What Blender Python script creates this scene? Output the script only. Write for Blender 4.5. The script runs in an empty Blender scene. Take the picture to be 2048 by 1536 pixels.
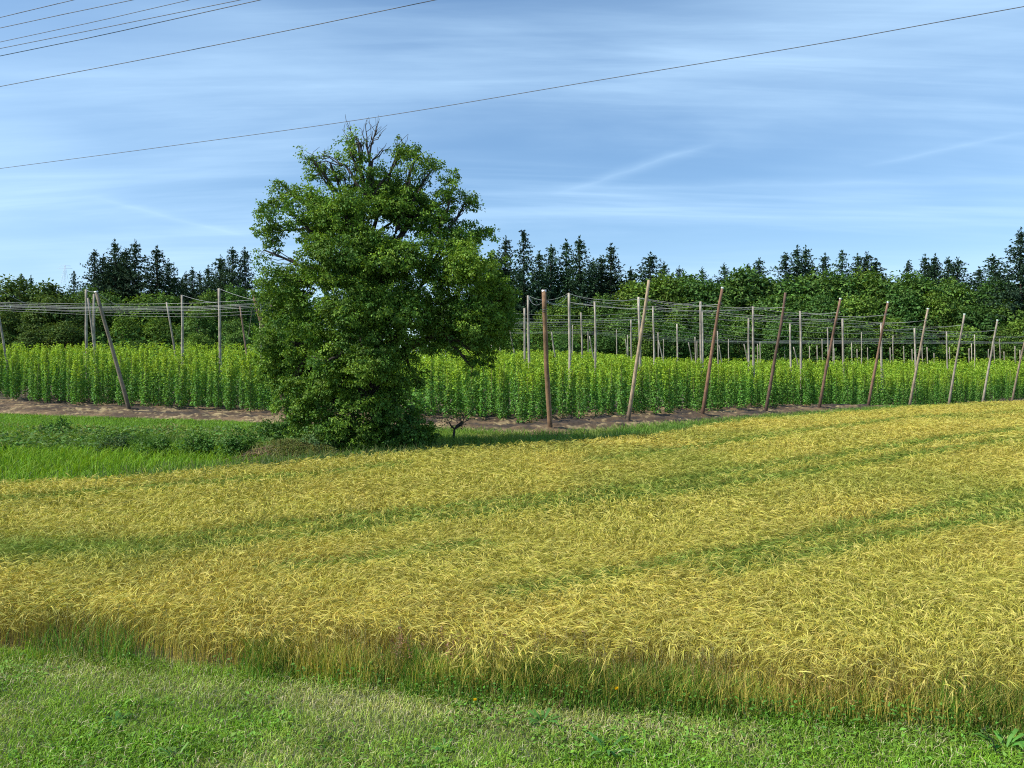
import bpy, math, random
import numpy as np
from mathutils import Vector

random.seed(11)
rng = np.random.default_rng(11)
S = bpy.context.scene
COL = S.collection

# ------------------------------------------------------------------ camera numbers
F, CX, HY, CZ = 1577.0, 1024.0, 737.0, 2.85     # focal length and horizon in photo pixels, eye height


def smooth(t):
    t = np.clip(t, 0, 1)
    return t * t * (3 - 2 * t)


def H(x, y):
    """terrain height: low lawn, level field, hop garden rising gently towards the wood"""
    x = np.asarray(x, float); y = np.asarray(y, float)
    near = -0.75 * (1 - smooth((y - 9) / 21))
    right = smooth((x - 10) / 20)
    d = np.clip(y - 52 - 26 * right, 0, 125)
    far = 0.031 * d * (1 + 0.35 * smooth(-x / 45))
    far = far * smooth(d / 14)
    return near + far - .8 * right * smooth((y - 56) / 11)


def at(px, py, Y):
    return np.array([(px - CX) / F * Y, Y, CZ + (HY - py) / F * Y])


def ground_px(px, py, zoff=0.0):
    Y = 30.0
    for _ in range(40):
        X = (px - CX) / F * Y
        Y = 0.5 * Y + 0.5 * (CZ - float(H(X, Y)) - zoff) * F / (py - HY)
    return (px - CX) / F * Y, Y


# ------------------------------------------------------------------ value noise
_tabs = {}


def vnoise(x, y, scale, seed=0):
    if seed not in _tabs:
        _tabs[seed] = np.random.default_rng(1000 + seed).random((256, 256))
    T = _tabs[seed]
    u = np.asarray(x, float) / scale + 97.3; v = np.asarray(y, float) / scale + 41.7
    i = np.floor(u).astype(int); j = np.floor(v).astype(int)
    fu = u - i; fv = v - j
    fu = fu * fu * (3 - 2 * fu); fv = fv * fv * (3 - 2 * fv)
    a = T[i % 256, j % 256]; b = T[(i + 1) % 256, j % 256]
    c = T[i % 256, (j + 1) % 256]; d = T[(i + 1) % 256, (j + 1) % 256]
    return (a * (1 - fu) + b * fu) * (1 - fv) + (c * (1 - fu) + d * fu) * fv


def fnoise(x, y, scale, seed=0):
    return 0.6 * vnoise(x, y, scale, seed) + 0.28 * vnoise(x, y, scale * .45, seed + 1) + 0.12 * vnoise(x, y, scale * .2, seed + 2)


# ------------------------------------------------------------------ mesh accumulation
class Acc:
    def __init__(self):
        self.v = []; self.q = []; self.c = []; self.n = 0

    def add(self, v, q, c):
        v = np.asarray(v, np.float32).reshape(-1, 3)
        c = np.asarray(c, np.float32)
        if c.ndim == 1:
            c = np.broadcast_to(c, (len(v), 3))
        self.v.append(v); self.q.append(np.asarray(q, np.int64).reshape(-1, 4) + self.n); self.c.append(c.reshape(-1, 3))
        self.n += len(v)

    def arrays(self):
        return np.concatenate(self.v), np.concatenate(self.q), np.concatenate(self.c)

    def mesh(self, name, mat, smooth_shade=False):
        v, q, c = self.arrays()
        me = bpy.data.meshes.new(name)
        me.vertices.add(len(v)); me.vertices.foreach_set("co", v.ravel())
        me.loops.add(len(q) * 4); me.loops.foreach_set("vertex_index", q.ravel().astype(np.int32))
        me.polygons.add(len(q)); me.polygons.foreach_set("loop_start", np.arange(0, len(q) * 4, 4, dtype=np.int32))
        if smooth_shade:
            me.polygons.foreach_set("use_smooth", np.ones(len(q), bool))
        at_ = me.attributes.new("tint", 'FLOAT_COLOR', 'POINT')
        cc = np.ones((len(v), 4), np.float32); cc[:, :3] = np.clip(c, 0, 1)
        at_.data.foreach_set("color", cc.ravel())
        me.update(calc_edges=True)
        me.materials.append(mat)
        return me

    def obj(self, name, mat, parent=None, smooth_shade=False):
        o = bpy.data.objects.new(name, self.mesh(name, mat, smooth_shade))
        COL.objects.link(o)
        if parent is not None:
            o.parent = parent
        return o


def tag(o, label=None, cat=None, group=None, kind=None):
    if label: o["label"] = label
    if cat: o["category"] = cat
    if group: o["group"] = group
    if kind: o["kind"] = kind
    return o


def empty(name, loc):
    o = bpy.data.objects.new(name, None); o.location = [float(a) for a in loc]
    o.empty_display_size = .2
    COL.objects.link(o)
    return o


def link_copy(o, parent=None):
    c = o.copy(); COL.objects.link(c)
    if parent is not None:
        c.parent = parent
    return c


def copy_thing(root):
    r = link_copy(root)
    for ch in list(root.children):
        link_copy(ch, r)
    return r


def unit(a):
    return a / np.maximum(np.linalg.norm(a, axis=-1, keepdims=True), 1e-9)


def ribbon(acc, P, W, side, C):
    """P (N,K,3) centre lines, W (N,K) half widths, side (N,3), C (N,K,3)"""
    N, K, _ = P.shape
    s = side[:, None, :] * W[:, :, None]
    v = np.stack([P - s, P + s], 2)                    # N,K,2,3
    c = np.repeat(C[:, :, None, :], 2, 2)
    base = (np.arange(N) * K * 2)[:, None, None]
    k = (np.arange(K - 1) * 2)[None, :, None]
    q = base + k + np.array([0, 1, 3, 2])[None, None, :]
    acc.add(v.reshape(-1, 3), q.reshape(-1, 4), c.reshape(-1, 3))


def leaves(acc, P, D, Nrm, L, W, C, fold=0.12):
    """rhombic leaves: P base (N,3), D direction, Nrm normal, L length, W half width"""
    D = unit(D); Sd = unit(np.cross(D, Nrm)); Up = np.cross(Sd, D)
    L = L[:, None]; W = W[:, None]
    a = P; b = P + D * L * .42 + Sd * W + Up * W * fold * 4; c = P + D * L - Up * L * .12; d = P + D * L * .42 - Sd * W + Up * W * fold * 4
    v = np.stack([a, b, c, d], 1).reshape(-1, 3)
    q = np.arange(len(P) * 4).reshape(-1, 4)
    acc.add(v, q, np.repeat(C, 4, 0))


def tube(acc, pts, rad, col, sides=6, wob=0.0):
    pts = np.asarray(pts, float); K = len(pts)
    rad = np.broadcast_to(np.asarray(rad, float), (K,))
    T = np.gradient(pts, axis=0) if K > 1 else np.array([[0, 0, 1.]])
    T = unit(T)
    ref = np.where(np.abs(T[:, 2:3]) > .9, np.array([[1., 0, 0]]), np.array([[0, 0, 1.]]))
    A = unit(np.cross(T, ref)); B = np.cross(T, A)
    th = np.linspace(0, 2 * np.pi, sides, endpoint=False)
    r = rad[:, None] * (1 + wob * (rng.random((K, sides)) - .5))
    v = pts[:, None, :] + r[:, :, None] * (np.cos(th)[None, :, None] * A[:, None, :] + np.sin(th)[None, :, None] * B[:, None, :])
    q = []
    for k in range(K - 1):
        for s in range(sides):
            s2 = (s + 1) % sides
            q.append((k * sides + s, k * sides + s2, (k + 1) * sides + s2, (k + 1) * sides + s))
    col = np.asarray(col, float)
    if col.ndim == 2:
        col = np.repeat(col[:, None, :], sides, 1).reshape(-1, 3)
    n0 = K * sides
    v = np.concatenate([v.reshape(-1, 3), pts[-1:], pts[:1]])
    for s in range(0, sides, 2):                       # end caps as quads round a centre point
        q.append((n0, (K - 1) * sides + s, (K - 1) * sides + (s + 1) % sides, (K - 1) * sides + (s + 2) % sides))
    if col.ndim == 2:
        col = np.concatenate([col, col[-1:], col[:1]])
    acc.add(v, np.array(q), col)


def lerp(a, b, t):
    a = np.asarray(a, float); b = np.asarray(b, float)
    t = np.asarray(t)[..., None]
    return a * (1 - t) + b * t


def jit(C, amt):
    n = len(C)
    return np.clip(C * (1 + amt * (rng.random((n, 1)) * 2 - 1)) * (1 + amt * .35 * (rng.random((n, 3)) * 2 - 1)), 0, 1)


# ------------------------------------------------------------------ materials
def nodes_mat(name):
    m = bpy.data.materials.new(name); m.use_nodes = True
    nt = m.node_tree; nt.nodes.clear()
    out = nt.nodes.new('ShaderNodeOutputMaterial')
    return m, nt, out


def tint_chain(nt, noise_scale, lo, hi, obj_color):
    a = nt.nodes.new('ShaderNodeAttribute'); a.attribute_name = 'tint'
    col = a.outputs['Color']
    tc = nt.nodes.new('ShaderNodeTexCoord')
    nz = nt.nodes.new('ShaderNodeTexNoise'); nz.inputs['Scale'].default_value = noise_scale; nz.inputs['Detail'].default_value = 3
    nt.links.new(tc.outputs['Object'], nz.inputs['Vector'])
    mr = nt.nodes.new('ShaderNodeMapRange'); mr.inputs['From Min'].default_value = .3; mr.inputs['From Max'].default_value = .7
    mr.inputs['To Min'].default_value = lo; mr.inputs['To Max'].default_value = hi
    nt.links.new(nz.outputs['Fac'], mr.inputs['Value'])
    mx = nt.nodes.new('ShaderNodeMix'); mx.data_type = 'RGBA'; mx.blend_type = 'MULTIPLY'; mx.inputs['Factor'].default_value = 1
    nt.links.new(col, mx.inputs['A']); nt.links.new(mr.outputs['Result'], mx.inputs['B'])
    col = mx.outputs['Result']
    if obj_color:
        oi = nt.nodes.new('ShaderNodeObjectInfo')
        m2 = nt.nodes.new('ShaderNodeMix'); m2.data_type = 'RGBA'; m2.blend_type = 'MULTIPLY'; m2.inputs['Factor'].default_value = 1
        nt.links.new(col, m2.inputs['A']); nt.links.new(oi.outputs['Color'], m2.inputs['B'])
        col = m2.outputs['Result']
    return col, tc


def leaf_mat(name, trans=.3, gloss=.06, noise=2.0, lo=.85, hi=1.15, obj_color=False, rough=.45):
    gloss *= .3; rough = .6
    m, nt, out = nodes_mat(name)
    col, tc = tint_chain(nt, noise, lo, hi, obj_color)
    df = nt.nodes.new('ShaderNodeBsdfDiffuse'); tr = nt.nodes.new('ShaderNodeBsdfTranslucent')
    gl = nt.nodes.new('ShaderNodeBsdfGlossy'); gl.inputs['Roughness'].default_value = rough
    gl.inputs['Color'].default_value = (.9, .95, 1, 1)
    nt.links.new(col, df.inputs['Color'])
    hs = nt.nodes.new('ShaderNodeMix'); hs.data_type = 'RGBA'; hs.blend_type = 'MULTIPLY'; hs.inputs['Factor'].default_value = 1
    nt.links.new(col, hs.inputs['A']); hs.inputs['B'].default_value = (1.15, 1.1, .5, 1)
    nt.links.new(hs.outputs['Result'], tr.inputs['Color'])
    a = nt.nodes.new('ShaderNodeMixShader'); a.inputs['Fac'].default_value = trans
    nt.links.new(df.outputs['BSDF'], a.inputs[1]); nt.links.new(tr.outputs['BSDF'], a.inputs[2])
    b = nt.nodes.new('ShaderNodeMixShader'); b.inputs['Fac'].default_value = gloss
    nt.links.new(a.outputs['Shader'], b.inputs[1]); nt.links.new(gl.outputs['BSDF'], b.inputs[2])
    nt.links.new(b.outputs['Shader'], out.inputs['Surface'])
    return m


def solid_mat(name, noise=3.0, lo=.7, hi=1.25, rough=.9, metal=0.0, obj_color=False, bump=0.0, stretch=None):
    m, nt, out = nodes_mat(name)
    col, tc = tint_chain(nt, noise, lo, hi, obj_color)
    p = nt.nodes.new('ShaderNodeBsdfPrincipled')
    nt.links.new(col, p.inputs['Base Color'])
    p.inputs['Roughness'].default_value = rough; p.inputs['Metallic'].default_value = metal
    if bump or stretch:
        mp = nt.nodes.new('ShaderNodeMapping'); mp.inputs['Scale'].default_value = stretch or (1, 1, 1)
        nt.links.new(tc.outputs['Object'], mp.inputs['Vector'])
        nz = nt.nodes.new('ShaderNodeTexNoise'); nz.inputs['Scale'].default_value = noise * 3; nz.inputs['Detail'].default_value = 6
        nt.links.new(mp.outputs['Vector'], nz.inputs['Vector'])
        bp = nt.nodes.new('ShaderNodeBump'); bp.inputs['Strength'].default_value = bump; bp.inputs['Distance'].default_value = .05
        nt.links.new(nz.outputs['Fac'], bp.inputs['Height']); nt.links.new(bp.outputs['Normal'], p.inputs['Normal'])
    nt.links.new(p.outputs['BSDF'], out.inputs['Surface'])
    return m


M_ground = solid_mat('ground_earth', 1.2, .75, 1.2, bump=.5)
M_soil = solid_mat('hop_soil', 2.5, .6, 1.3, bump=.8)
M_lawn = leaf_mat('lawn_blades', .25, .05, 1.5, .8, 1.2)
M_weed = leaf_mat('weed_leaves', .28, .05, 1.5, .8, 1.2)
M_barley = leaf_mat('barley_straw', .22, .04, .8, .88, 1.12, rough=.5)
M_meadow = leaf_mat('meadow_grass', .3, .04, .6, .8, 1.2)
M_hop = leaf_mat('hop_leaves', .3, .05, 1.0, .85, 1.15, obj_color=True)
M_crown = leaf_mat('broadleaf_crown', .26, .05, .7, .75, 1.25)
M_wood_crown = leaf_mat('wood_edge_leaves', .22, .03, .25, .75, 1.25, obj_color=True)
M_needle = leaf_mat('spruce_needles', .1, .03, .3, .75, 1.25, obj_color=True)
M_bark = solid_mat('tree_bark', 4, .6, 1.3, bump=.6)
M_pole = solid_mat('pole_timber', 3, .65, 1.3, rough=.8, bump=.5, obj_color=True, stretch=(6, 6, .25))
M_cap = solid_mat('zinc_cap', 6, .85, 1.1, rough=.45, metal=.3)
M_wire = solid_mat('galvanised_wire', 5, .9, 1.1, rough=.5, metal=.2)
M_cable = solid_mat('dark_cable', 2, .9, 1.1, rough=.6)
M_petal = leaf_mat('yellow_petals', .3, .03, 8, .9, 1.1)

# ------------------------------------------------------------------ plan of the place, read off the photo through the lens
near_edge = np.array([ground_px(x, y) for x, y in [(-420, 1285), (-150, 1296), (0, 1308), (200, 1322), (350, 1338), (600, 1355), (800, 1375), (950, 1393),
                      (1100, 1402), (1300, 1416), (1500, 1432), (1650, 1443), (1850, 1453), (2048, 1463), (2300, 1470), (2500, 1476)]])
BT = 0.5
far_edge = np.array([ground_px(x, y, BT) for x, y in [(-300, 985), (-100, 974), (0, 968), (200, 957), (400, 943), (640, 921), (800, 906), (900, 896), (1000, 890),
                     (1150, 884), (1300, 870), (1420, 850), (1530, 838), (1640, 829), (1740, 821), (1830, 813), (1960, 806), (2048, 803), (2300, 796)]])
o_ = np.argsort(near_edge[:, 0]); near_edge = near_edge[o_]
o_ = np.argsort(far_edge[:, 0]); far_edge = far_edge[o_]


def y_near(x): return np.interp(x, near_edge[:, 0], near_edge[:, 1])
def y_far(x): return np.interp(x, far_edge[:, 0], far_edge[:, 1])


corner = np.array([1.7, 36.6])
d_row = np.array([.758, .652]); d_row /= np.linalg.norm(d_row)
n_row = np.array([-d_row[1], d_row[0]])
left_end = np.array([-25.2, 51.4])
d_left = (left_end - corner) / np.linalg.norm(left_end - corner)
n_left = np.array([-d_left[1], d_left[0]])
if n_left[1] < 0: n_left = -n_left           # points into the hop garden


def hop_inside(x, y, inset_r=0.0, inset_l=0.0):
    rx = x - corner[0]; ry = y - corner[1]
    return (rx * n_row[0] + ry * n_row[1] > inset_r) & (rx * n_left[0] + ry * n_left[1] > inset_l)


def hop_depth(x, y):
    rx = x - corner[0]; ry = y - corner[1]
    return np.minimum(rx * n_row[0] + ry * n_row[1], rx * n_left[0] + ry * n_left[1])


def soil_edge(x, y):
    return np.interp(x, [-40, -30, -15, -9, 0, 6, 15, 45], [-6.0, -5.3, -3.7, -3.6, -3.2, -2.3, -1.8, -1.0]) - .5 + 1.0 * fnoise(x, y, 1.6, 34)


def tracks():
    segs = []
    for pts in ([(-200, 1025), (0, 1004), (150, 991), (300, 978), (480, 965), (650, 948), (800, 932)],
                [(125, 1102), (350, 1082), (500, 1062), (650, 1047), (800, 1032), (1024, 1006), (1224, 985), (1424, 955), (1674, 915), (2048, 860), (2200, 845)],
                [(260, 1112), (500, 1086), (700, 1062), (1024, 1025), (1324, 992), (1574, 955), (1824, 914), (2048, 880), (2200, 860)],
                [(1000, 1196), (1074, 1180), (1274, 1145), (1524, 1095), (1774, 1042), (2048, 987), (2300, 940)],
                [(1420, 1150), (1574, 1120), (1774, 1080), (2048, 1025), (2300, 975)],
                [(560, 1142), (700, 1128), (825, 1108), (960, 1095)],
                [(1180, 925), (1400, 897), (1640, 860), (1850, 836), (2048, 826)]):
        p = np.array([ground_px(x, y, .45) for x, y in pts])
        segs += list(zip(p[:-1], p[1:]))
    return segs


TR = tracks()


def track_dist(x, y):
    best = np.full(x.shape, 99.0)
    for a, b in TR:
        ab = b - a; t = np.clip(((x - a[0]) * ab[0] + (y - a[1]) * ab[1]) / (ab @ ab), 0, 1)
        best = np.minimum(best, np.hypot(x - a[0] - t * ab[0], y - a[1] - t * ab[1]))
    return best


def scatter(x0, x1, y0, y1, dens):
    n = int((x1 - x0) * (y1 - y0) * dens)
    return rng.uniform(x0, x1, n), rng.uniform(y0, y1, n)


def in_view(x, y, m=1.6):
    return np.abs(x) < .655 * y + m


# ------------------------------------------------------------------ ground sheet
def ground():
    ys = np.unique(np.concatenate([np.arange(-12, 60, .8), np.arange(60, 200, 3), [210, 230, 260, 300, 400, 600, 1000, 1600]]))
    xs = np.unique(np.concatenate([-np.array([1600, 1000, 600, 400, 300, 240, 200]), np.arange(-180, -50, 4), np.arange(-50, 60, 1.0), np.arange(60, 181, 4), [200, 240, 300, 400, 600, 1000, 1600]]))
    X, Y = np.meshgrid(xs, ys)
    Z = H(X, Y)
    c = np.empty(X.shape + (3,)); c[:] = (.075, .085, .03)
    lawn = Y < y_near(X); c[lawn] = (.07, .085, .03)
    field = (~lawn) & (Y < y_far(X)); c[field] = (.11, .085, .035)
    mead = (Y >= y_far(X)) & ~hop_inside(X, Y); c[mead] = (.06, .10, .02)
    hop = (hop_depth(X, Y) > soil_edge(X, Y) + .6) & (Y < 165); c[hop] = (.15, .11, .075)
    a = Acc(); ny, nx = X.shape
    i = np.arange(ny * nx).reshape(ny, nx)
    q = np.stack([i[:-1, :-1], i[:-1, 1:], i[1:, 1:], i[1:, :-1]], -1)
    a.add(np.stack([X, Y, Z], -1), q, c.reshape(-1, 3))
    return tag(a.obj('ground', M_ground, smooth_shade=True), kind='structure')


ground()


def soil_strip():
    """ridged bare earth round the outer hop rows"""
    st = .15
    u = np.arange(-2, 62, st); v = np.arange(-8.5, 9, st)
    acc = Acc()

    def patch(origin, du, dn, u, v, uv_clip):
        U, V = np.meshgrid(u, v)
        X = origin[0] + du[0] * U + dn[0] * V; Y = origin[1] + du[1] * U + dn[1] * V
        rr = (X - corner[0]) * n_row[0] + (Y - corner[1]) * n_row[1]
        ridge = np.cos(2 * np.pi * (rr / 1.45 + .35 * (fnoise(X, Y, 2.2, 31) - .5))) * .5 + .5
        bump = .15 * ridge ** 1.5 * (.3 + 1.2 * fnoise(X, Y, .9, 35)) + .17 * fnoise(X, Y, .42, 32) + .06 * rng.random(X.shape)
        Z = H(X, Y) + .006 + bump * smooth((hop_depth(X, Y) - soil_edge(X, Y)) / 1.0 + .15)
        t = fnoise(X, Y, 1.2, 33)
        c = lerp((.066, .038, .016), (.165, .105, .048), smooth((t - .25) * 2))
        shade_streak = smooth((fnoise(X * .42, Y * .75, .75, 37) - .47) * 8) * smooth((hop_depth(X, Y) + 3.0) / 1.5)  # shadow streaks of the ridges and clods, painted into the soil colour
        c = lerp(c, (.035, .022, .012), shade_streak * .95)
        straw = rng.random(X.shape) < .5 * smooth((fnoise(X * .6, Y, .9, 38) - .45) * 5) * (1 - .8 * shade_streak)
        c[straw] = (.29, .215, .10)
        i = np.arange(U.size).reshape(U.shape)
        q = np.stack([i[:-1, :-1], i[:-1, 1:], i[1:, 1:], i[1:, :-1]], -1).reshape(-1, 4)
        hd = hop_depth(X, Y)
        edge = soil_edge(X, Y)
        keep = ((hd > edge) & uv_clip(X, Y)).ravel()
        q = q[keep[q].all(1)]
        used = np.unique(q); remap = -np.ones(U.size, int); remap[used] = np.arange(len(used))
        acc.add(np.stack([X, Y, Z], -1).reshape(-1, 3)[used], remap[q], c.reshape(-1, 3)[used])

    side = lambda X, Y: (X - corner[0]) * (d_row - d_left)[0] + (Y - corner[1]) * (d_row - d_left)[1]
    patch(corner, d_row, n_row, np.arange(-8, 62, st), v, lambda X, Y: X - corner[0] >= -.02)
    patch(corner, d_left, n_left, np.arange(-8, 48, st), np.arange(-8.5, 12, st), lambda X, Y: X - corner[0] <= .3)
    return tag(acc.obj('soil', M_soil), kind='structure')


soil_strip()

# ------------------------------------------------------------------ grasses
def blades(acc, x, y, h, w, C, bend=.5, z0=0.0, tipcol=None, ang=None, heading=None):
    n = len(x)
    h = np.broadcast_to(h, (n,)) * rng.uniform(.55, 1.25, n)
    z = H(x, y) + z0
    th = rng.uniform(0, 2 * np.pi, n) if heading is None else heading + rng.normal(0, .8, n)
    b = bend * rng.uniform(.2, 1.3, n)
    hd = np.stack([np.cos(th), np.sin(th), np.zeros(n)], 1)
    base = np.stack([x, y, z], 1)
    up = np.array([0, 0, 1.])
    p1 = base + up * (h * .58)[:, None] + hd * (h * b * .28)[:, None]
    p2 = base + up * (h * (1 - .25 * b))[:, None] + hd * (h * b * .95)[:, None]
    sth = th + np.pi / 2 + rng.normal(0, .5, n)
    sd = np.stack([np.cos(sth), np.sin(sth), rng.normal(0, .25, n)], 1)
    w = np.broadcast_to(w, (n,)) * rng.uniform(.7, 1.3, n)
    P = np.stack([base, p1, p2], 1); W = np.stack([w, w * .85, w * .15], 1)
    Cc = np.stack([C * .85, C, C * 1.08 if tipcol is None else tipcol], 1)
    ribbon(acc, P, W, unit(sd), Cc)


def lawn():
    acc = Acc()
    x, y = scatter(-11.5, 11.5, 5.6, 11.6, 3300)
    k = in_view(x, y, 4.0) & (y < y_near(x) + .12)
    x, y = x[k], y[k]
    dry = smooth((fnoise(x, y, 1.6, 51) - .42) * 3.4 + .10 * x - .05)
    band = smooth(1 - np.abs(y - y_near(x) + .55) / .55)
    dry = np.clip(dry * .5 + .4 * band * (x < 2.5), 0, 1)
    clover = smooth((fnoise(x, y, .8, 55) - .5) * 6) * (1 - dry)
    C = lerp((.22, .38, .025), (.48, .49, .14), dry * rng.uniform(.4, 1.1, len(x)))
    C = lerp(C, (.15, .32, .02), clover * .6)
    C = jit(C, .32)
    straw = rng.random(len(x)) < .10 + .22 * dry
    C[straw] = jit(np.tile([[.58, .52, .30]], (straw.sum(), 1)), .2)
    hh = .055 + .03 * fnoise(x, y, .7, 57) + .02 * clover
    hh = np.where(y > y_near(x) - .18, hh + .03, hh)
    blades(acc, x, y, hh, .0028 + .0012 * clover, C, bend=1.0)
    # clover and plantain leaves growing in the turf
    x, y = scatter(-9.5, 9.5, 6.0, 11.4, 520)
    cl = fnoise(x, y, .8, 55)
    k = in_view(x, y, 1.2) & (y < y_near(x) - .02) & (rng.random(len(x)) < smooth((cl - .42) * 5))
    x, y = x[k], y[k]; n = len(x)
    th = rng.uniform(0, 6.28, n); D = np.stack([np.cos(th), np.sin(th), rng.uniform(0, .8, n)], 1)
    Nn = unit(np.stack([rng.normal(0, .5, n), rng.normal(0, .5, n), np.ones(n)], 1))
    leaves(acc, np.stack([x, y, H(x, y) + rng.uniform(.02, .06, n)], 1), D, Nn, rng.uniform(.025, .075, n), rng.uniform(.008, .018, n), jit(np.tile([[.15, .30, .035]], (n, 1)), .35))
    return tag(acc.obj('lawn_grass', M_lawn), 'mown lawn of short green and dry grass in front of the barley', 'lawn', kind='stuff')


lawn()


# ------------------------------------------------------------------ barley
def barley():
    acc = Acc()
    for (ya, yb, dens, sc) in ((6.5, 15, 720, .62), (15, 24, 400, .83), (24, 36, 220, 1.1), (36, 64, 115, 1.5)):
        xm = .655 * yb + 6
        x, y = scatter(-xm, xm, ya, yb, dens)
        m = 5.0
        k = in_view(x, y, m) & (y > y_near(x) - .08 + .30 * fnoise(x, y, .45, 60) + .25 * smooth((vnoise(x, y * 0, .8, 68) - .55) * 4)) & (y < y_far(x) - .25 * vnoise(x, y, 1.2, 61))
        x, y = x[k], y[k]
        td = track_dist(x, y)
        tw = .17 + .0058 * y
        inside = td < tw * (.8 + .4 * vnoise(x, y, .8, 62))
        green = fnoise(x, y, 4.5, 63)
        patch = np.exp(-(((x + 8.2) / 3.0) ** 2 + ((y - 13.2) / .9) ** 2))           # thin green patch on the left
        keep = rng.random(len(x)) > np.where(inside, .25, 0) + .35 * patch
        x, y, td, inside, green, patch, tw = x[keep], y[keep], td[keep], inside[keep], green[keep], patch[keep], tw[keep]
        n = len(x); z = H(x, y)
        gold = np.clip(smooth((fnoise(x, y, 3.0, 66) - .3) * 2.2), 0, 1)
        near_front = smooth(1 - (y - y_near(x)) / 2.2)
        edge_d = (y - y_near(x)) / .45
        h = (.46 + .09 * fnoise(x, y, 2.5, 67) + .05 * fnoise(x, y, .9, 69) + .03) * np.where(edge_d < 1, rng.uniform(.45, 1.0, n) ** (1 - np.clip(edge_d, 0, 1)), 1.0) * rng.uniform(.86, 1.1, n) * np.where(inside, .93, 1.0)
        gr = np.clip(smooth((green - .52) * 4) * .4 + inside * 1.0 + patch + .15 * (td < tw * 1.8) * rng.random(n), 0, 1)
        # combing by the wind: swirling field
        th = 0.35 + 3.4 * (fnoise(x, y, 2.4, 70) - .5) * 2 + rng.normal(0, .75, n)
        flip = rng.random(n) < .28; th = np.where(flip, th + np.pi, th)
        hd = np.stack([np.cos(th), np.sin(th), np.zeros(n)], 1); up = np.array([0, 0, 1.])
        lean = rng.uniform(.05, .42, n)
        base = np.stack([x, y, z], 1)
        p1 = base + up * (h * .6)[:, None] + hd * (h * lean * .35)[:, None]
        p2 = base + up * (h * (1 - .12 * lean))[:, None] + hd * (h * lean)[:, None]
        sth = th + np.pi / 2 + rng.normal(0, .6, n)
        sd = unit(np.stack([np.cos(sth), np.sin(sth), rng.normal(0, .35, n)], 1))
        c_stalk = jit(lerp(lerp((.44, .43, .065), (.58, .46, .09), gold), (.11, .23, .03), gr), .2)
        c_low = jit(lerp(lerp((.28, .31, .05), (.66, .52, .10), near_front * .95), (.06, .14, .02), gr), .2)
        w = .0022 * sc
        ribbon(acc, np.stack([base, p1, p2], 1), np.tile([[w, w, w * .8]], (n, 1)), sd, np.stack([c_low, (c_low + c_stalk) / 2, c_stalk], 1))
        # ears: arch over and droop
        e0 = rng.uniform(.35, 1.0, n); dl = rng.uniform(.25, .95, n)
        L = .095 * (.7 + .3 * sc) * rng.uniform(.85, 1.2, n)
        pts = [p2]; p = p2
        for s in range(3):
            a = e0 - dl * (s + .5) * .75
            p = p + (hd * np.cos(a)[:, None] + up * np.sin(a)[:, None]) * (L * .42)[:, None]
            pts.append(p)
        light = (rng.random(n) < .30)
        c_ear = jit(lerp(lerp(lerp((.46, .44, .07), (.58, .46, .08), gold), (.66, .58, .15), light * .85), (.17, .27, .04), gr * .92), .25) * np.array([.93, .92, .84])
        edge_gold = near_front * smooth((1.5 - x) / 5)
        c_ear = lerp(c_ear, jit(np.tile([[.62, .45, .075]], (n, 1)), .3), edge_gold * .6)
        we = .0056 * sc
        roll = rng.normal(0, .6, n)
        sde = unit(np.stack([-np.sin(th) * np.cos(roll), np.cos(th) * np.cos(roll), np.sin(roll)], 1))
        ribbon(acc, np.stack(pts, 1), np.tile([[we * .6, we, we * .95, we * .45]], (n, 1)), sde, np.repeat(c_ear[:, None], 4, 1))
        # awns
        for sgn in (-1, 1) if sc < 1.5 else (1,):
            a = e0 - dl * 1.5 + rng.normal(0, .25, n)
            d = hd * np.cos(a)[:, None] + up * np.sin(a)[:, None] + sde * (sgn * rng.uniform(.05, .35, n))[:, None]
            q0 = pts[1]; q1 = pts[2] + d * (L * .35)[:, None]; q2 = pts[3] + d * (L * .95)[:, None] - up * .008
            c_awn = jit(lerp(lerp((.54, .50, .11), (.70, .62, .19), light * .9), (.23, .34, .06), gr * .92), .2) * np.array([.93, .92, .84])
            ribbon(acc, np.stack([q0, q1, q2], 1), np.tile([[.003 * sc, .0046 * sc, .001 * sc]], (n, 1)), sde, np.repeat(c_awn[:, None], 3, 1))
        # flag leaves
        if sc < 2:
            k = rng.random(n) < .6
            th2 = th[k] + rng.normal(0, 1.4, k.sum())
            h2 = np.stack([np.cos(th2), np.sin(th2), np.zeros(k.sum())], 1)
            L2 = rng.uniform(.1, .2, k.sum())[:, None]
            b0 = p1[k] * .6 + p2[k] * .4
            c2 = jit(lerp(lerp((.30, .30, .07), (.42, .33, .10), gold[k]), (.09, .20, .03), gr[k]), .25)
            s2 = np.stack([-np.sin(th2), np.cos(th2), rng.normal(0, .3, k.sum())], 1)
            ribbon(acc, np.stack([b0, b0 + h2 * L2 * .5 + up * L2 * .45, b0 + h2 * L2 * 1.05 + up * L2 * .15], 1), np.tile([[.003 * sc, .0042 * sc, .0008]], (k.sum(), 1)), unit(s2), np.repeat(c2[:, None], 3, 1))
    # green blades standing in the tracks
    x, y = scatter(-30, 38, 9, 50, 120)
    k = in_view(x, y, 2) & (y > y_near(x) + .1) & (y < y_far(x)) & (track_dist(x, y) < .15 + .0042 * y)
    x, y = x[k], y[k]; n = len(x)
    blades(acc, x, y, .44, .0035 + .00025 * y, jit(np.tile([[.07, .155, .025]], (n, 1)), .3), bend=.5)
    return tag(acc.obj('barley', M_barley), 'ripening golden barley field with greener wheel tracks', 'barley', kind='stuff')


barley()


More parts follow.
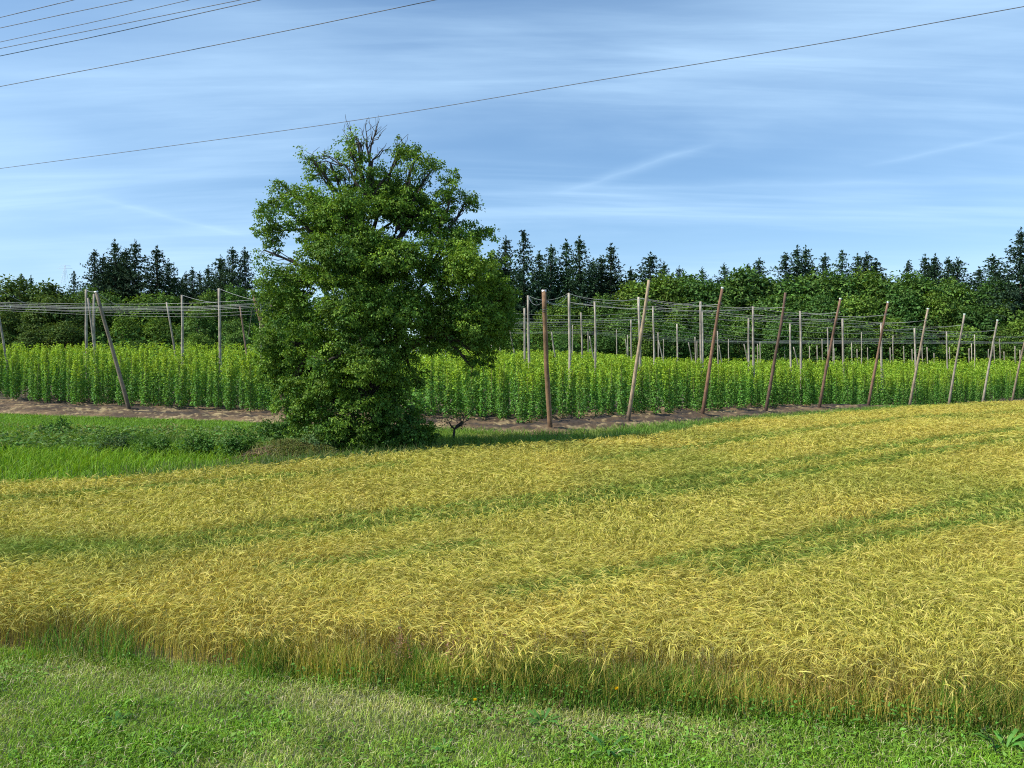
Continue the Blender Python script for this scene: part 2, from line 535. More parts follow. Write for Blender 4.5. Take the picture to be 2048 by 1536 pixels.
# ------------------------------------------------------------------ weedy strip along the barley's near edge
def edge_weeds():
    acc = Acc()
    # tall green grasses, thicker in the middle and on the right
    x = rng.uniform(-9, 9, 60000); off = rng.normal(.05, .17, len(x)) - .02
    y = y_near(x) + off
    prof = np.interp(x, [-9, -6.3, -5.0, -4.5, -4.1, -3.2, -2.6, -1.5, -.8, 0, 1, 3, 4.5, 5.5, 9], [.02, .03, .05, .30, .06, .08, .6, .65, .30, .30, .45, .40, .30, .6, .65])
    prof = prof * (.25 + 2.1 * smooth((fnoise(x, y * 0, .7, 80) - .36) * 4))
    k = (rng.random(len(x)) < prof) & in_view(x, y, 1.0)
    x, y = x[k], y[k]; n = len(x)
    hh = (.08 + .36 * np.clip((y - y_near(x) + .28) / .4, 0, 1)) * (.6 + .7 * fnoise(x, y, .6, 82))
    C = lerp((.08, .21, .02), (.17, .35, .035), rng.random(n))
    C = lerp(C, (.38, .33, .09), (rng.random(n) < .35) * .85)
    blades(acc, x, y, hh, .0038, jit(C, .3), bend=.55)
    # rounded weed leaves low down
    x = rng.uniform(-9, 9, 16000); y = y_near(x) + rng.normal(0, .13, len(x))
    prof = np.interp(x, [-9, -6, -4, -2.6, 0, 9], [.02, .04, .08, .2, .45, .6]) * (fnoise(x, y, .7, 84) > .42)
    k = rng.random(len(x)) < prof; x, y = x[k], y[k]; n = len(x)
    th = rng.uniform(0, 6.28, n); D = np.stack([np.cos(th), np.sin(th), rng.uniform(-.2, .9, n)], 1)
    Nn = unit(np.stack([rng.normal(0, .7, n), rng.normal(-.3, .7, n), np.ones(n)], 1))
    leaves(acc, np.stack([x, y, H(x, y) + rng.uniform(.03, .24, n) ** 1.0], 1), D, Nn, rng.uniform(.02, .06, n), rng.uniform(.007, .015, n), jit(np.tile([[.10, .25, .03]], (n, 1)), .4))
    # reddish brown dock and dry panicle seed heads
    def heads(xs, zlo, zhi, colour, nper, spread, ln):
        for px_ in xs:
            x0 = px_; y0 = float(y_near(x0)) + rng.uniform(.05, .45)
            z0 = float(H(x0, y0)); zt = z0 + rng.uniform(zlo, zhi)
            lean = rng.normal(0, .07, 2)
            tube(acc, [(x0, y0, z0), (x0 + lean[0] * .5, y0 + lean[1] * .5, (z0 + zt) / 2), (x0 + lean[0], y0 + lean[1], zt)], [.003, .0025, .0015], (.25, .22, .08), 4)
            t = rng.uniform(.55, 1.0, nper)
            P = np.stack([x0 + lean[0] * t + rng.normal(0, spread, nper), y0 + lean[1] * t + rng.normal(0, spread, nper), z0 + (zt - z0) * t + rng.normal(0, .012, nper)], 1)
            D = rng.normal(0, .7, (nper, 3)) + np.array([0, 0, .2])
            leaves(acc, P, D, rng.normal(0, 1, (nper, 3)), rng.uniform(ln * .6, ln * 1.3, nper), np.full(nper, ln * .2), jit(np.tile([colour], (nper, 1)), .3))
    heads(rng.uniform(-1.4, .1, 26), .28, .62, (.36, .19, .12), 26, .013, .032)
    heads(rng.uniform(.1, 2.2, 22), .45, .75, (.30, .21, .10), 20, .012, .028)
    heads(rng.uniform(2.0, 4.6, 48), .16, .42, (.42, .29, .10), 30, .03, .034)
    heads(rng.uniform(-8, 8, 60), .5, .70, (.20, .18, .06), 16, .006, .03)
    heads(rng.uniform(-2.6, 5, 120), .3, .60, (.34, .28, .09), 16, .008, .028)
    x = rng.uniform(-3, 7, 9000); y = y_near(x) + rng.uniform(-.12, .35, len(x)); k = rng.random(len(x)) < .25 + fnoise(x, y, .5, 86)
    x, y = x[k], y[k]; n = len(x)
    blades(acc, x, y, .30 + .22 * fnoise(x, y, .6, 87), .003, jit(lerp((.36, .36, .05), (.60, .48, .12), rng.random(n)), .3), bend=.45)
    return tag(acc.obj('weeds', M_weed), 'tall green grass and brown seed heads along the near edge of the barley', 'weeds', kind='stuff')


edge_weeds()


# ------------------------------------------------------------------ meadow on the left and grassy margins
def meadow():
    acc = Acc()
    # lush tall crop-like grass next to the barley
    x, y = scatter(-26, 2, 17, 31, 150)
    yl = 27.2 + 1.2 * (fnoise(x, y, 3, 90) - .5) + .10 * (x + 8)
    k = in_view(x, y, 3) & (y > y_far(x) + .1) & (y < yl) & (x < -3.0)
    x, y = x[k], y[k]; n = len(x)
    C = jit(lerp((.14, .29, .014), (.23, .37, .025), fnoise(x, y, 1.0, 91)), .3)
    blades(acc, x, y, .38, .010, C, bend=.8)
    # shorter meadow up to the bare earth
    x, y = scatter(-40, 4, 25, 49, 130)
    hd = hop_depth(x, y)
    k = in_view(x, y, 4) & (hd < soil_edge(x, y) + .25) & (y > y_far(x) + .1) & (y > 26 + .08 * (x + 8)) & (x < .5)
    x, y = x[k], y[k]; n = len(x)
    dry = smooth((fnoise(x, y, 2.2, 94) - .48) * 4) * smooth(1 - np.abs(y - 32) / 4.5)
    C = jit(lerp((.17, .32, .03), (.38, .36, .11), dry), .28)
    rough = smooth(1 - np.abs(y - 30) / 3.0)
    C = lerp(C, (.055, .13, .03), rough * smooth((fnoise(x, y, 1.5, 96) - .45) * 6) * .8)
    blades(acc, x, y, .16 + .16 * rough, .011, C, bend=.8)
    x, y = scatter(-30, -4, 25, 35, 70)
    k = in_view(x, y, 3) & (y > y_far(x) + .4) & (fnoise(x, y, 1.7, 96) > .47) & (np.abs(y - 30 - .05 * (x + 14)) < 3.2)
    x, y = x[k], y[k]; n = len(x)
    th = rng.uniform(0, 6.28, n); D = np.stack([np.cos(th), np.sin(th), rng.uniform(-.1, .9, n)], 1)
    Nn = unit(np.stack([rng.normal(0, .6, n), rng.normal(-.2, .6, n), np.ones(n)], 1))
    leaves(acc, np.stack([x, y, H(x, y) + rng.uniform(.1, .45, n)], 1), D, Nn, rng.uniform(.10, .2, n), rng.uniform(.03, .06, n), jit(lerp((.07, .17, .03), (.16, .25, .06), rng.random(n)), .35))
    x, y = scatter(-30, -4, 27, 38, 45)
    k = in_view(x, y, 3) & (y > y_far(x) + .4) & (fnoise(x * .5, y, 1.3, 99) > .60) & (hop_depth(x, y) < soil_edge(x, y))
    x, y = x[k], y[k]; n = len(x)
    blades(acc, x, y, .30, .010, jit(lerp((.42, .37, .13), (.30, .24, .12), rng.random(n)), .3), bend=.9)
    # grassy verge between barley and hops
    x, y = scatter(-6, 48, 21, 80, 95)
    hd = hop_depth(x, y)
    k = in_view(x, y, 2) & (hd < soil_edge(x, y) + .5) & (y > y_far(x) - .15) & (x > -5)
    x, y = x[k], y[k]; n = len(x)
    C = jit(lerp((.09, .24, .03), (.26, .32, .06), fnoise(x, y, 1.4, 98)), .3)
    blades(acc, x, y, .30, .010, C, bend=.7)
    # ragged taller weeds at the foot of the big tree
    x = rng.normal(-5.8, 2.6, 4200); y = y_far(x) + .35 + np.abs(rng.normal(0, 1.0, len(x)))
    C = jit(lerp((.06, .14, .03), (.24, .23, .10), rng.random(len(x)) ** 2), .3)
    blades(acc, x, y, .55, .008, C, bend=.5)
    return tag(acc.obj('meadow_grass', M_meadow), 'bright green meadow and grassy verge between the barley and the hop garden', 'meadow', kind='stuff')


meadow()

# ------------------------------------------------------------------ leafy lumps: shrubs and crowns
def clump_cloud(lobes, per_m2, leaves_per, clump_r, L, W, cols, up=.55, inner=.25):
    """leaves in clumps on the shells of ellipsoid lobes. lobes: (cx,cy,cz, rx,ry,rz, density, tint 0..1)"""
    acc = Acc(); nodes = []
    for (cx, cy, cz, rx, ry, rz, dn, ti) in lobes:
        area = 4 * np.pi * ((rx * ry) ** 1.6 / 3 + (rx * rz) ** 1.6 / 3 + (ry * rz) ** 1.6 / 3) ** (1 / 1.6)
        n = max(3, int(area * per_m2 * dn))
        d = unit(rng.normal(0, 1, (n, 3)))
        r = np.where(rng.random(n) < inner, rng.uniform(.35, .8, n), rng.uniform(.8, 1.08, n))
        P = np.array([cx, cy, cz]) + d * r[:, None] * np.array([rx, ry, rz])
        out = unit(d / np.array([rx, ry, rz]))
        k = (P[:, 2] > .05)
        P, out = P[k], out[k]
        nodes.append(P)
        n = len(P); m = leaves_per
        ct = np.clip(rng.normal(ti, .22, n), 0, 1)
        cr = clump_r * rng.uniform(.6, 1.4, n)
        off = rng.normal(0, .5, (n, m, 3)) * cr[:, None, None]
        off[..., 2] *= .6
        # each spray is a slightly drooping plate
        Q = P[:, None] + off - np.array([0, 0, .25]) * (np.linalg.norm(off[..., :2], axis=-1, keepdims=True))
        Nn = out[:, None] * .7 + np.array([0, 0, up]) + rng.normal(0, .38, (n, m, 3))
        D = off + out[:, None] * .15 + rng.normal(0, .15, (n, m, 3)) - np.array([0, 0, .12])
        C = lerp(cols[0], cols[1], np.repeat(ct[:, None], m, 1))
        C = jit(C.reshape(-1, 3), .25)
        nn = n * m
        leaves(acc, Q.reshape(-1, 3), D.reshape(-1, 3), unit(Nn.reshape(-1, 3)), L * rng.uniform(.6, 1.3, nn), W * rng.uniform(.7, 1.3, nn), C)
    return acc, np.concatenate(nodes)


def limb(acc, a, b, r0, r1, col, K=5, sag=.06, sides=6):
    a = np.asarray(a, float); b = np.asarray(b, float); L = np.linalg.norm(b - a)
    t = np.linspace(0, 1, K)
    p = a + (b - a) * t[:, None] + rng.normal(0, sag * L * .5, (K, 3)) * (np.sin(t * np.pi))[:, None]
    tube(acc, p, r0 + (r1 - r0) * t, col, sides, .15)
    return p


def sublobes(lobes, k, frac, flat=.75):
    out = []
    for (cx, cy, cz, rx, ry, rz, dn, ti) in lobes:
        n = max(3, int(k * (rx * ry * rz) ** .45))
        d = unit(rng.normal(0, 1, (n, 3)))
        for q in d:
            f = rng.uniform(.45, .92); s_ = frac * rng.uniform(.6, 1.35) * (rx * ry * rz) ** (1 / 3) ** 1.0
            s_ = min(max(s_, .24), .72)
            out.append((cx + q[0] * rx * f, cy + q[1] * ry * f, cz + q[2] * rz * f, s_, s_, s_ * flat, dn * rng.uniform(.7, 1.15), np.clip(ti + rng.normal(0, .18), 0, 1)))
    return out


# ------------------------------------------------------------------ the big tree
def big_tree():
    Y0 = 27.3; k = Y0 / F
    bx = (765 - CX) * k; bz = float(H(bx, Y0))
    root = empty('broadleaf_tree', (bx, Y0, bz))
    tag(root, 'huge bushy green tree with bare twigs at its top, between barley and hops', 'tree')
    px_lobes = [  # x, y, rx, ry, density, tint, depth offset (m)
        (703, 305, 26, 48, .42, .45, .3), (720, 285, 22, 32, .22, .4, -.3), (660, 325, 36, 22, .35, .45, .2), (622, 315, 24, 12, .3, .5, -.2), (690, 360, 40, 26, .6, .45, .5),
        (797, 300, 24, 28, .6, .5, .2), (830, 320, 38, 40, .75, .5, -.3), (868, 335, 32, 28, .65, .5, .5), (905, 372, 42, 34, .75, .5, 0), (930, 405, 28, 24, .6, .5, .8),
        (575, 385, 38, 34, .85, .5, .3), (538, 440, 36, 44, .9, .5, .2), (585, 425, 44, 44, .8, .5, -.6), (620, 400, 34, 36, .7, .45, -.2), (640, 350, 34, 28, .6, .45, .4), (528, 500, 24, 40, .65, .55, -.2), (620, 385, 30, 26, .6, .45, .8),
        (680, 420, 64, 54, .9, .45, -.8), (760, 385, 62, 62, .9, .4, .2), (840, 420, 66, 62, .85, .35, .6), (690, 430, 70, 60, .7, .4, 1.8), (800, 400, 70, 60, .7, .4, 2.0),
        (570, 560, 58, 52, .9, .5, -.6), (540, 610, 38, 50, .9, .5, .4), (535, 690, 36, 46, .9, .5, -.2), (556, 742, 40, 40, .85, .5, -.3), (640, 520, 54, 60, .85, .45, -1.6), (735, 510, 78, 70, .9, .35, -1.4), (830, 520, 66, 72, .85, .3, -.6),
        (900, 480, 52, 60, .8, .35, .6), (965, 460, 26, 34, .6, .6, .2), (940, 540, 52, 56, .85, .75, -1.0), (985, 545, 32, 60, .75, .7, 0), (740, 520, 90, 80, .6, .3, 2.2),
        (560, 680, 48, 44, .85, .5, -.4), (620, 640, 56, 56, .9, .45, -1.4), (705, 630, 62, 70, .9, .4, -2.0), (790, 630, 70, 64, .85, .3, -1.4), (880, 610, 62, 60, .85, .3, -.4),
        (960, 620, 52, 50, .85, .5, -.6), (998, 640, 28, 34, .75, .4, .3), (980, 680, 36, 24, .7, .35, .2), (940, 700, 34, 30, .7, .3, -.4), (945, 735, 20, 18, .5, .35, -.4), (890, 685, 36, 40, .7, .3, .5),
        (590, 745, 50, 44, .85, .5, -.8), (660, 730, 50, 56, .75, .4, -1.8), (740, 730, 60, 62, .85, .35, -2.0), (810, 720, 42, 54, .75, .3, -.6), (700, 720, 90, 70, .6, .3, 1.6),
        (635, 800, 44, 40, .8, .5, -1.0), (720, 810, 58, 50, .85, .4, -1.6), (790, 800, 44, 48, .8, .35, -1.0), (570, 765, 40, 36, .75, .5, -.4), (600, 805, 40, 34, .75, .5, -.6), (545, 725, 30, 34, .7, .5, 0), (835, 770, 24, 40, .6, .35, 0),
        (1000, 600, 36, 56, 1.0, .45, .2), (996, 682, 28, 26, .9, .35, .4), (968, 712, 34, 26, .9, .3, 0), (925, 560, 56, 56, .9, .75, -.6), (985, 640, 46, 44, .9, .35, .9), (925, 655, 60, 56, .9, .3, -.8), (856, 672, 40, 34, .8, .3, -.4), (640, 852, 42, 40, .9, .4, -.6), (700, 858, 58, 42, .9, .35, -1.0), (770, 858, 58, 42, .9, .3, -.8), (826, 848, 38, 40, .8, .3, -.2),
        (760, 600, 80, 90, .7, .25, .8), (612, 562, 46, 44, .95, .45, .2), (592, 812, 36, 42, .95, .5, -.3), (606, 852, 34, 36, .9, .45, -.3), (645, 470, 40, 50, .85, .45, .2), (600, 620, 44, 40, .9, .45, .6), (710, 760, 70, 80, .7, .3, .6),
    ]
    lobes = []
    for (x, y, rx, ry, dn, ti, dy) in px_lobes:
        Yd = Y0 + dy; kk = Yd / F
        lobes.append(((x - CX) * kk - bx, dy, CZ + (HY - y) * kk - bz, rx * kk, .5 * (rx + ry) * kk, ry * kk * .97, min(1.05, dn * rng.uniform(.95, 1.25) + (.12 if y < 500 else 0)), ti))
    subs = sublobes(lobes, 15, .40)
    acc, nodes = clump_cloud(subs, 9.5, 30, .16, .087, .029, ((.065, .155, .020), (.20, .325, .036)), up=.5, inner=.08)
    print('tree leaves', acc.n // 4)
    acc.obj('crown', M_crown, root)
    # timber
    t = Acc(); bark = (.045, .035, .026)
    def P(x, y, dy=0.0):
        kk = (Y0 + dy) / F
        return np.array([(x - CX) * kk - bx, dy, CZ + (HY - y) * kk - bz])
    trunk = limb(t, P(765, 893), P(752, 740, .1), .34, .27, bark, 6, .03, 10)
    forks = []
    for (x, y, dy, r) in ((700, 560, -.3, .17), (770, 520, .4, .19), (850, 560, .2, .16), (640, 690, -.6, .12), (880, 660, -.2, .12), (740, 500, 1.2, .14)):
        p = limb(t, trunk[-1], P(x, y, dy), .24, r * .8, bark, 6, .05, 8); forks.append((p, r))
    cents = np.array([l[:3] for l in lobes])
    for c, l in zip(cents, lobes):
        best = min(forks, key=lambda f: np.linalg.norm(f[0][-1] - c) + .4 * max(0, f[0][-1][2] - c[2]))
        j = int(np.argmin(np.linalg.norm(best[0] - c, axis=1)))
        p = limb(t, best[0][j], c, best[1] * .55, .03, bark, 6, .09, 6)
        d = np.linalg.norm(nodes - c, axis=1)
        near = np.argsort(d)[:14]
        for q in near[::2]:
            limb(t, p[rng.integers(3, 6)], nodes[q], .022, .006, bark, 4, .1, 4)
    # long dead twigs standing out of the top
    for base, tips in (((735, 300), [(733, 241), (722, 262), (745, 262)]), ((742, 290), [(757, 243), (752, 260), (762, 270)]), ((700, 300), [(684, 258), (703, 252)]),
                       ((745, 320), [(773, 286), (782, 292)]), ((690, 330), [(640, 305), (600, 318), (612, 303)]), ((720, 330), [(712, 268), (728, 272)]), ((790, 330), [(795, 272), (812, 280)])):
        limb(t, P(740, 400), P(*base), .07, .035, bark, 5, .05, 5)
        for tip in tips:
            p = limb(t, P(*base), P(*tip, rng.normal(0, .3)), .028, .007, bark, 6, .08, 4)
            for q in range(3):
                a = p[rng.integers(2, 5)]; limb(t, a, a + rng.normal(0, .22, 3) + np.array([0, 0, .25]), .012, .005, bark, 3, .1, 4)
    # the crooked bough seen low on the left
    limb(t, P(700, 700, -1.9), P(655, 722, -2.1), .055, .04, bark, 6, .05, 6); limb(t, P(655, 722, -2.1), P(622, 712, -2.2), .04, .015, bark, 5, .06, 5)
    limb(t, trunk[-1], P(700, 700, -1.9), .12, .07, bark, 5, .05, 6)
    t.obj('trunk', M_bark, root)
    return root


big_tree()


def shrub(name, label, px, py, w_px, h_px, cat='bush', cols=((.04, .12, .02), (.11, .22, .03)), group=None, Yset=None, dens=14, L=.09):
    """shrub standing on the ground at image point (px,py)"""
    if Yset is None:
        x, Y = ground_px(px, py)
    else:
        Y = Yset; x = (px - CX) / F * Y
    k = Y / F; z = float(H(x, Y)); w = w_px * k / 2 * 1.15; h = h_px * k * 1.15
    root = empty(name, (x, Y, z))
    tag(root, label, cat, group)
    lobes = []
    for i in range(13):
        a = rng.uniform(0, 6.28); r = rng.uniform(.2, .95)
        s = rng.uniform(.16, .40)
        zz = h * rng.uniform(.22, .75) * (1.1 - .5 * r)
        lobes.append((w * r * np.cos(a), w * .8 * r * np.sin(a), zz, w * s, w * s, min(h * .38, zz), .9, rng.uniform(.2, .8)))
    lobes.append((w * rng.normal(0, .15), 0, h * .5, w * .5, w * .45, h * .36, .8, .5))
    acc, nodes = clump_cloud(lobes, dens, 14, .16, L, L * .3, cols, inner=.3)
    acc.obj('foliage', M_crown, root)
    t = Acc()
    for i in range(10):
        q = nodes[rng.integers(len(nodes))]
        limb(t, (rng.normal(0, .05), rng.normal(0, .05), 0), q * np.array([.8, .8, .9]), .018, .006, (.09, .07, .045), 4, .08, 4)
    t.obj('stem', M_bark, root)
    return root


shrub('bush', 'dark leafy bush at the left foot of the big tree', 672, 896, 96, 115, Yset=26.4, dens=9, L=.11)
shrub('bush', 'dark leafy bush at the right foot of the big tree', 800, 898, 100, 110, Yset=26.2, dens=9, L=.11, cols=((.03, .09, .015), (.10, .20, .03)))
shrub('bush', 'dark round bush low under the tree on its far right', 846, 893, 56, 60, Yset=27.6, dens=9, L=.1)
shrub('bush', 'small round bush in the meadow, left one of a pair', 94, 869, 26, 26)
shrub('bush', 'small round bush in the meadow, right one of a pair', 123, 869, 28, 28)
shrub('bush', 'tiny dark bush standing alone in the meadow', 249, 882, 20, 20)
shrub('bush', 'low sprawling grey green bush in the rough meadow', 225, 908, 70, 38, cols=((.05, .11, .03), (.12, .19, .06)))
shrub('bush', 'low dark bush right of the sprawling grey green one', 305, 912, 64, 36)
shrub('bush', 'broad dark bush left of the leafy bush by the brush pile', 400, 915, 74, 50)
shrub('bush', 'leafy dark bush just left of the brush pile', 480, 918, 84, 58)
shrub('bush', 'dark bramble bush on top of the grassy mound', 556, 888, 84, 46, cat='bush')
shrub('bush', 'feathery pale green bush between brush pile and big tree', 630, 918, 90, 44, cols=((.07, .15, .04), (.15, .23, .08)))


def brush_pile():
    x, Y = ground_px(560, 920); z = float(H(x, Y))
    root = empty('brush_pile', (x, Y, z)); tag(root, 'mound of dry brown twigs overgrown with grass beside the big tree', 'brush pile')
    tw = Acc()
    def h(u, v): return .50 * np.exp(-((u - .3) / .8) ** 2 - (v / .8) ** 2) + .30 * np.exp(-((u + .75) / .6) ** 2 - ((v + .2) / .6) ** 2) + .22 * np.exp(-((u - 1.4) / .5) ** 2 - (v / .7) ** 2)
    for i in range(700):
        u = rng.normal(-.1, .75); v = rng.normal(-.1, .5)
        a = rng.uniform(0, 6.28); L = rng.uniform(.25, .8)
        p0 = np.array([u, v, h(u, v) * rng.uniform(.6, 1)]); q = np.array([u + L * np.cos(a), v + L * np.sin(a) * .7, 0]); q[2] = h(q[0], q[1]) * rng.uniform(.7, 1.08)
        m = (p0 + q) / 2 + np.array([0, 0, .05])
        tube(tw, [p0, m, q], [.010, .008, .004], np.array((.24, .15, .09)) * rng.uniform(.6, 1.4), 4)
    tw.obj('twig_heap', M_bark, root)
    g = Acc(); n = 5200
    u = rng.normal(.35, .8, n); v = rng.normal(.1, .6, n)
    keep = (u > -.1) | (rng.random(n) < .25); u, v = u[keep], v[keep]; n = len(u)
    P = np.stack([u, v, h(u, v)], 1); th = rng.uniform(0, 6.28, n); Lb = rng.uniform(.12, .34, n)[:, None]
    hd = np.stack([np.cos(th), np.sin(th), np.zeros(n)], 1)
    C = jit(lerp((.10, .17, .04), (.28, .27, .10), rng.random(n)), .3)
    ribbon(g, np.stack([P, P + hd * Lb * .3 + np.array([0, 0, .6]) * Lb, P + hd * Lb + np.array([0, 0, .5]) * Lb], 1), np.tile([[.007, .007, .001]], (n, 1)), unit(np.stack([-np.sin(th), np.cos(th), np.zeros(n)], 1)), np.repeat(C[:, None], 3, 1))
    g.obj('grass_cover', M_meadow, root)
    b = Acc(); limb(b, (.0, -.55, .42), (.42, -.9, .02), .022, .012, (.50, .40, .24), 6, .08, 5); b.obj('pale_branch', M_bark, root)


brush_pile()


def sapling():
    Y = 30.5; x = (905 - CX) / F * Y; z = float(H(x, Y)); k = Y / F
    root = tag(empty('bare_sapling', (x, Y, z)), 'small dark bare forked sapling right of the big tree, before the hops', 'sapling')
    t = Acc(); b = (.045, .035, .03)
    P = lambda px, py: np.array([(px - 905) * k, 0, CZ + (HY - py) * k - z])
    p0 = P(905, 883); p0[2] = 0
    m = limb(t, p0, P(909, 858), .06, .045, b, 4, .03, 6)[-1]
    for tip in ((893, 838), (930, 826), (945, 818), (925, 850), (900, 845), (940, 838)):
        e = P(*tip); e[1] = rng.normal(0, .25)
        p = limb(t, m, e, .035, .01, b, 6, .08, 5)
        for q in range(4):
            a = p[rng.integers(2, 6)]; limb(t, a, a + rng.normal(0, .16, 3) + np.array([0, 0, .14]), .012, .005, b, 3, .1, 4)
    t.obj('trunk', M_bark, root)
    l = Acc(); n = 160; pos = np.array([P(*random.choice([(893, 838), (940, 822), (930, 830), (925, 850), (885, 846)])) for _ in range(n)]) + rng.normal(0, .13, (n, 3))
    leaves(l, pos, rng.normal(0, 1, (n, 3)), rng.normal(0, 1, (n, 3)), np.full(n, .07), np.full(n, .02), jit(np.tile([[.05, .09, .03]], (n, 1)), .3))
    l.obj('crown', M_crown, root)


sapling()


# ------------------------------------------------------------------ hop bines
def hop_height(x):
    return np.clip(3.22 - .018 * x, 2.45, 3.8) + .75 * smooth((x - 12) / 24)


def hop_leaves(acc, base, h, n, size, tilt=None, lw=1.0):
    """base (N,3), h (N,), n leaves each; slim leafy columns, fresh yellow-green towards the tip"""
    N = len(base)
    t = rng.random((N, n)) ** .88 * .92 + .09
    a = rng.uniform(0, 6.28, (N, n))
    cl = .5 + .5 * np.sin(t * h[:, None] * 7 + rng.uniform(0, 6.28, (N, 1)))
    r = (.05 + .105 * (1 - np.clip(t, 0, 1)) ** .6 * np.clip(t * 9, .3, 1) + .06 * cl) * rng.uniform(.35, 1.15, (N, n)) * lw
    tl = rng.normal(0, .05, (N, 2)) if tilt is None else tilt
    sw = .12 * np.sin(t * 4 + rng.uniform(0, 6.28, (N, 1)))
    X = base[:, None, 0] + tl[:, None, 0] * t * h[:, None] + r * np.cos(a) + sw * t
    Yy = base[:, None, 1] + tl[:, None, 1] * t * h[:, None] + r * np.sin(a)
    Z = base[:, None, 2] + t * h[:, None]
    out = np.stack([np.cos(a), np.sin(a), np.zeros_like(a)], -1)
    D = out + rng.normal(0, .35, out.shape) + np.array([0, 0, -.25])
    Nn = out * .8 + np.array([0, 0, .8]) + rng.normal(0, .35, out.shape)
    sz = size * rng.uniform(.7, 1.25, (N, n)) * (1.1 - .4 * t)
    tip = smooth((t - .46 + rng.normal(0, .12, t.shape)) * 2.0)
    C = lerp((.12, .28, .05), (.28, .42, .034), tip)
    C = jit(C.reshape(-1, 3), .25)
    P = np.stack([X, Yy, Z], -1)
    leaves(acc, P.reshape(-1, 3), D.reshape(-1, 3), unit(Nn.reshape(-1, 3)), sz.ravel(), sz.ravel() * .42, C)


FRONT = [  # the leaning poles along the right-hand edge: base x,y, top x,y, depth, tint, label, cap
    (1255, 850, 1298, 560, 40.2, (1.0, .82, .60), 'pale tan leaning hop pole, next right of the upright corner pole', False),
    (1403, 838, 1445, 575, 44.4, (.62, .36, .24), 'reddish brown leaning hop pole with pale cap, third from the tree', True),
    (1530, 828, 1571, 585, 48.5, (.34, .22, .17), 'darkest brown leaning hop pole with black top', False),
    (1637, 822, 1681, 597, 52.8, (.50, .31, .22), 'dark brown leaning hop pole with pale cap, right of the darkest one', True),
    (1735, 815, 1776, 604, 57.3, (.58, .36, .26), 'brown leaning hop pole just left of the four light grey ones', True),
    (1817, 808, 1856, 617, 61.8, (.95, .80, .62), 'light tan leaning hop pole, first of the light ones on the right', True),
    (1895, 804, 1929, 628, 67.0, (.88, .80, .70), 'light grey leaning hop pole, second of the light ones on the right', True),
    (1963, 800, 1995, 640, 72.0, (.90, .84, .74), 'slim light grey leaning hop pole, third of the light ones on the right', True),
    (2022, 799, 2056, 655, 78.0, (.80, .66, .50), 'leaning hop pole cut by the right edge of the photo', True),
]


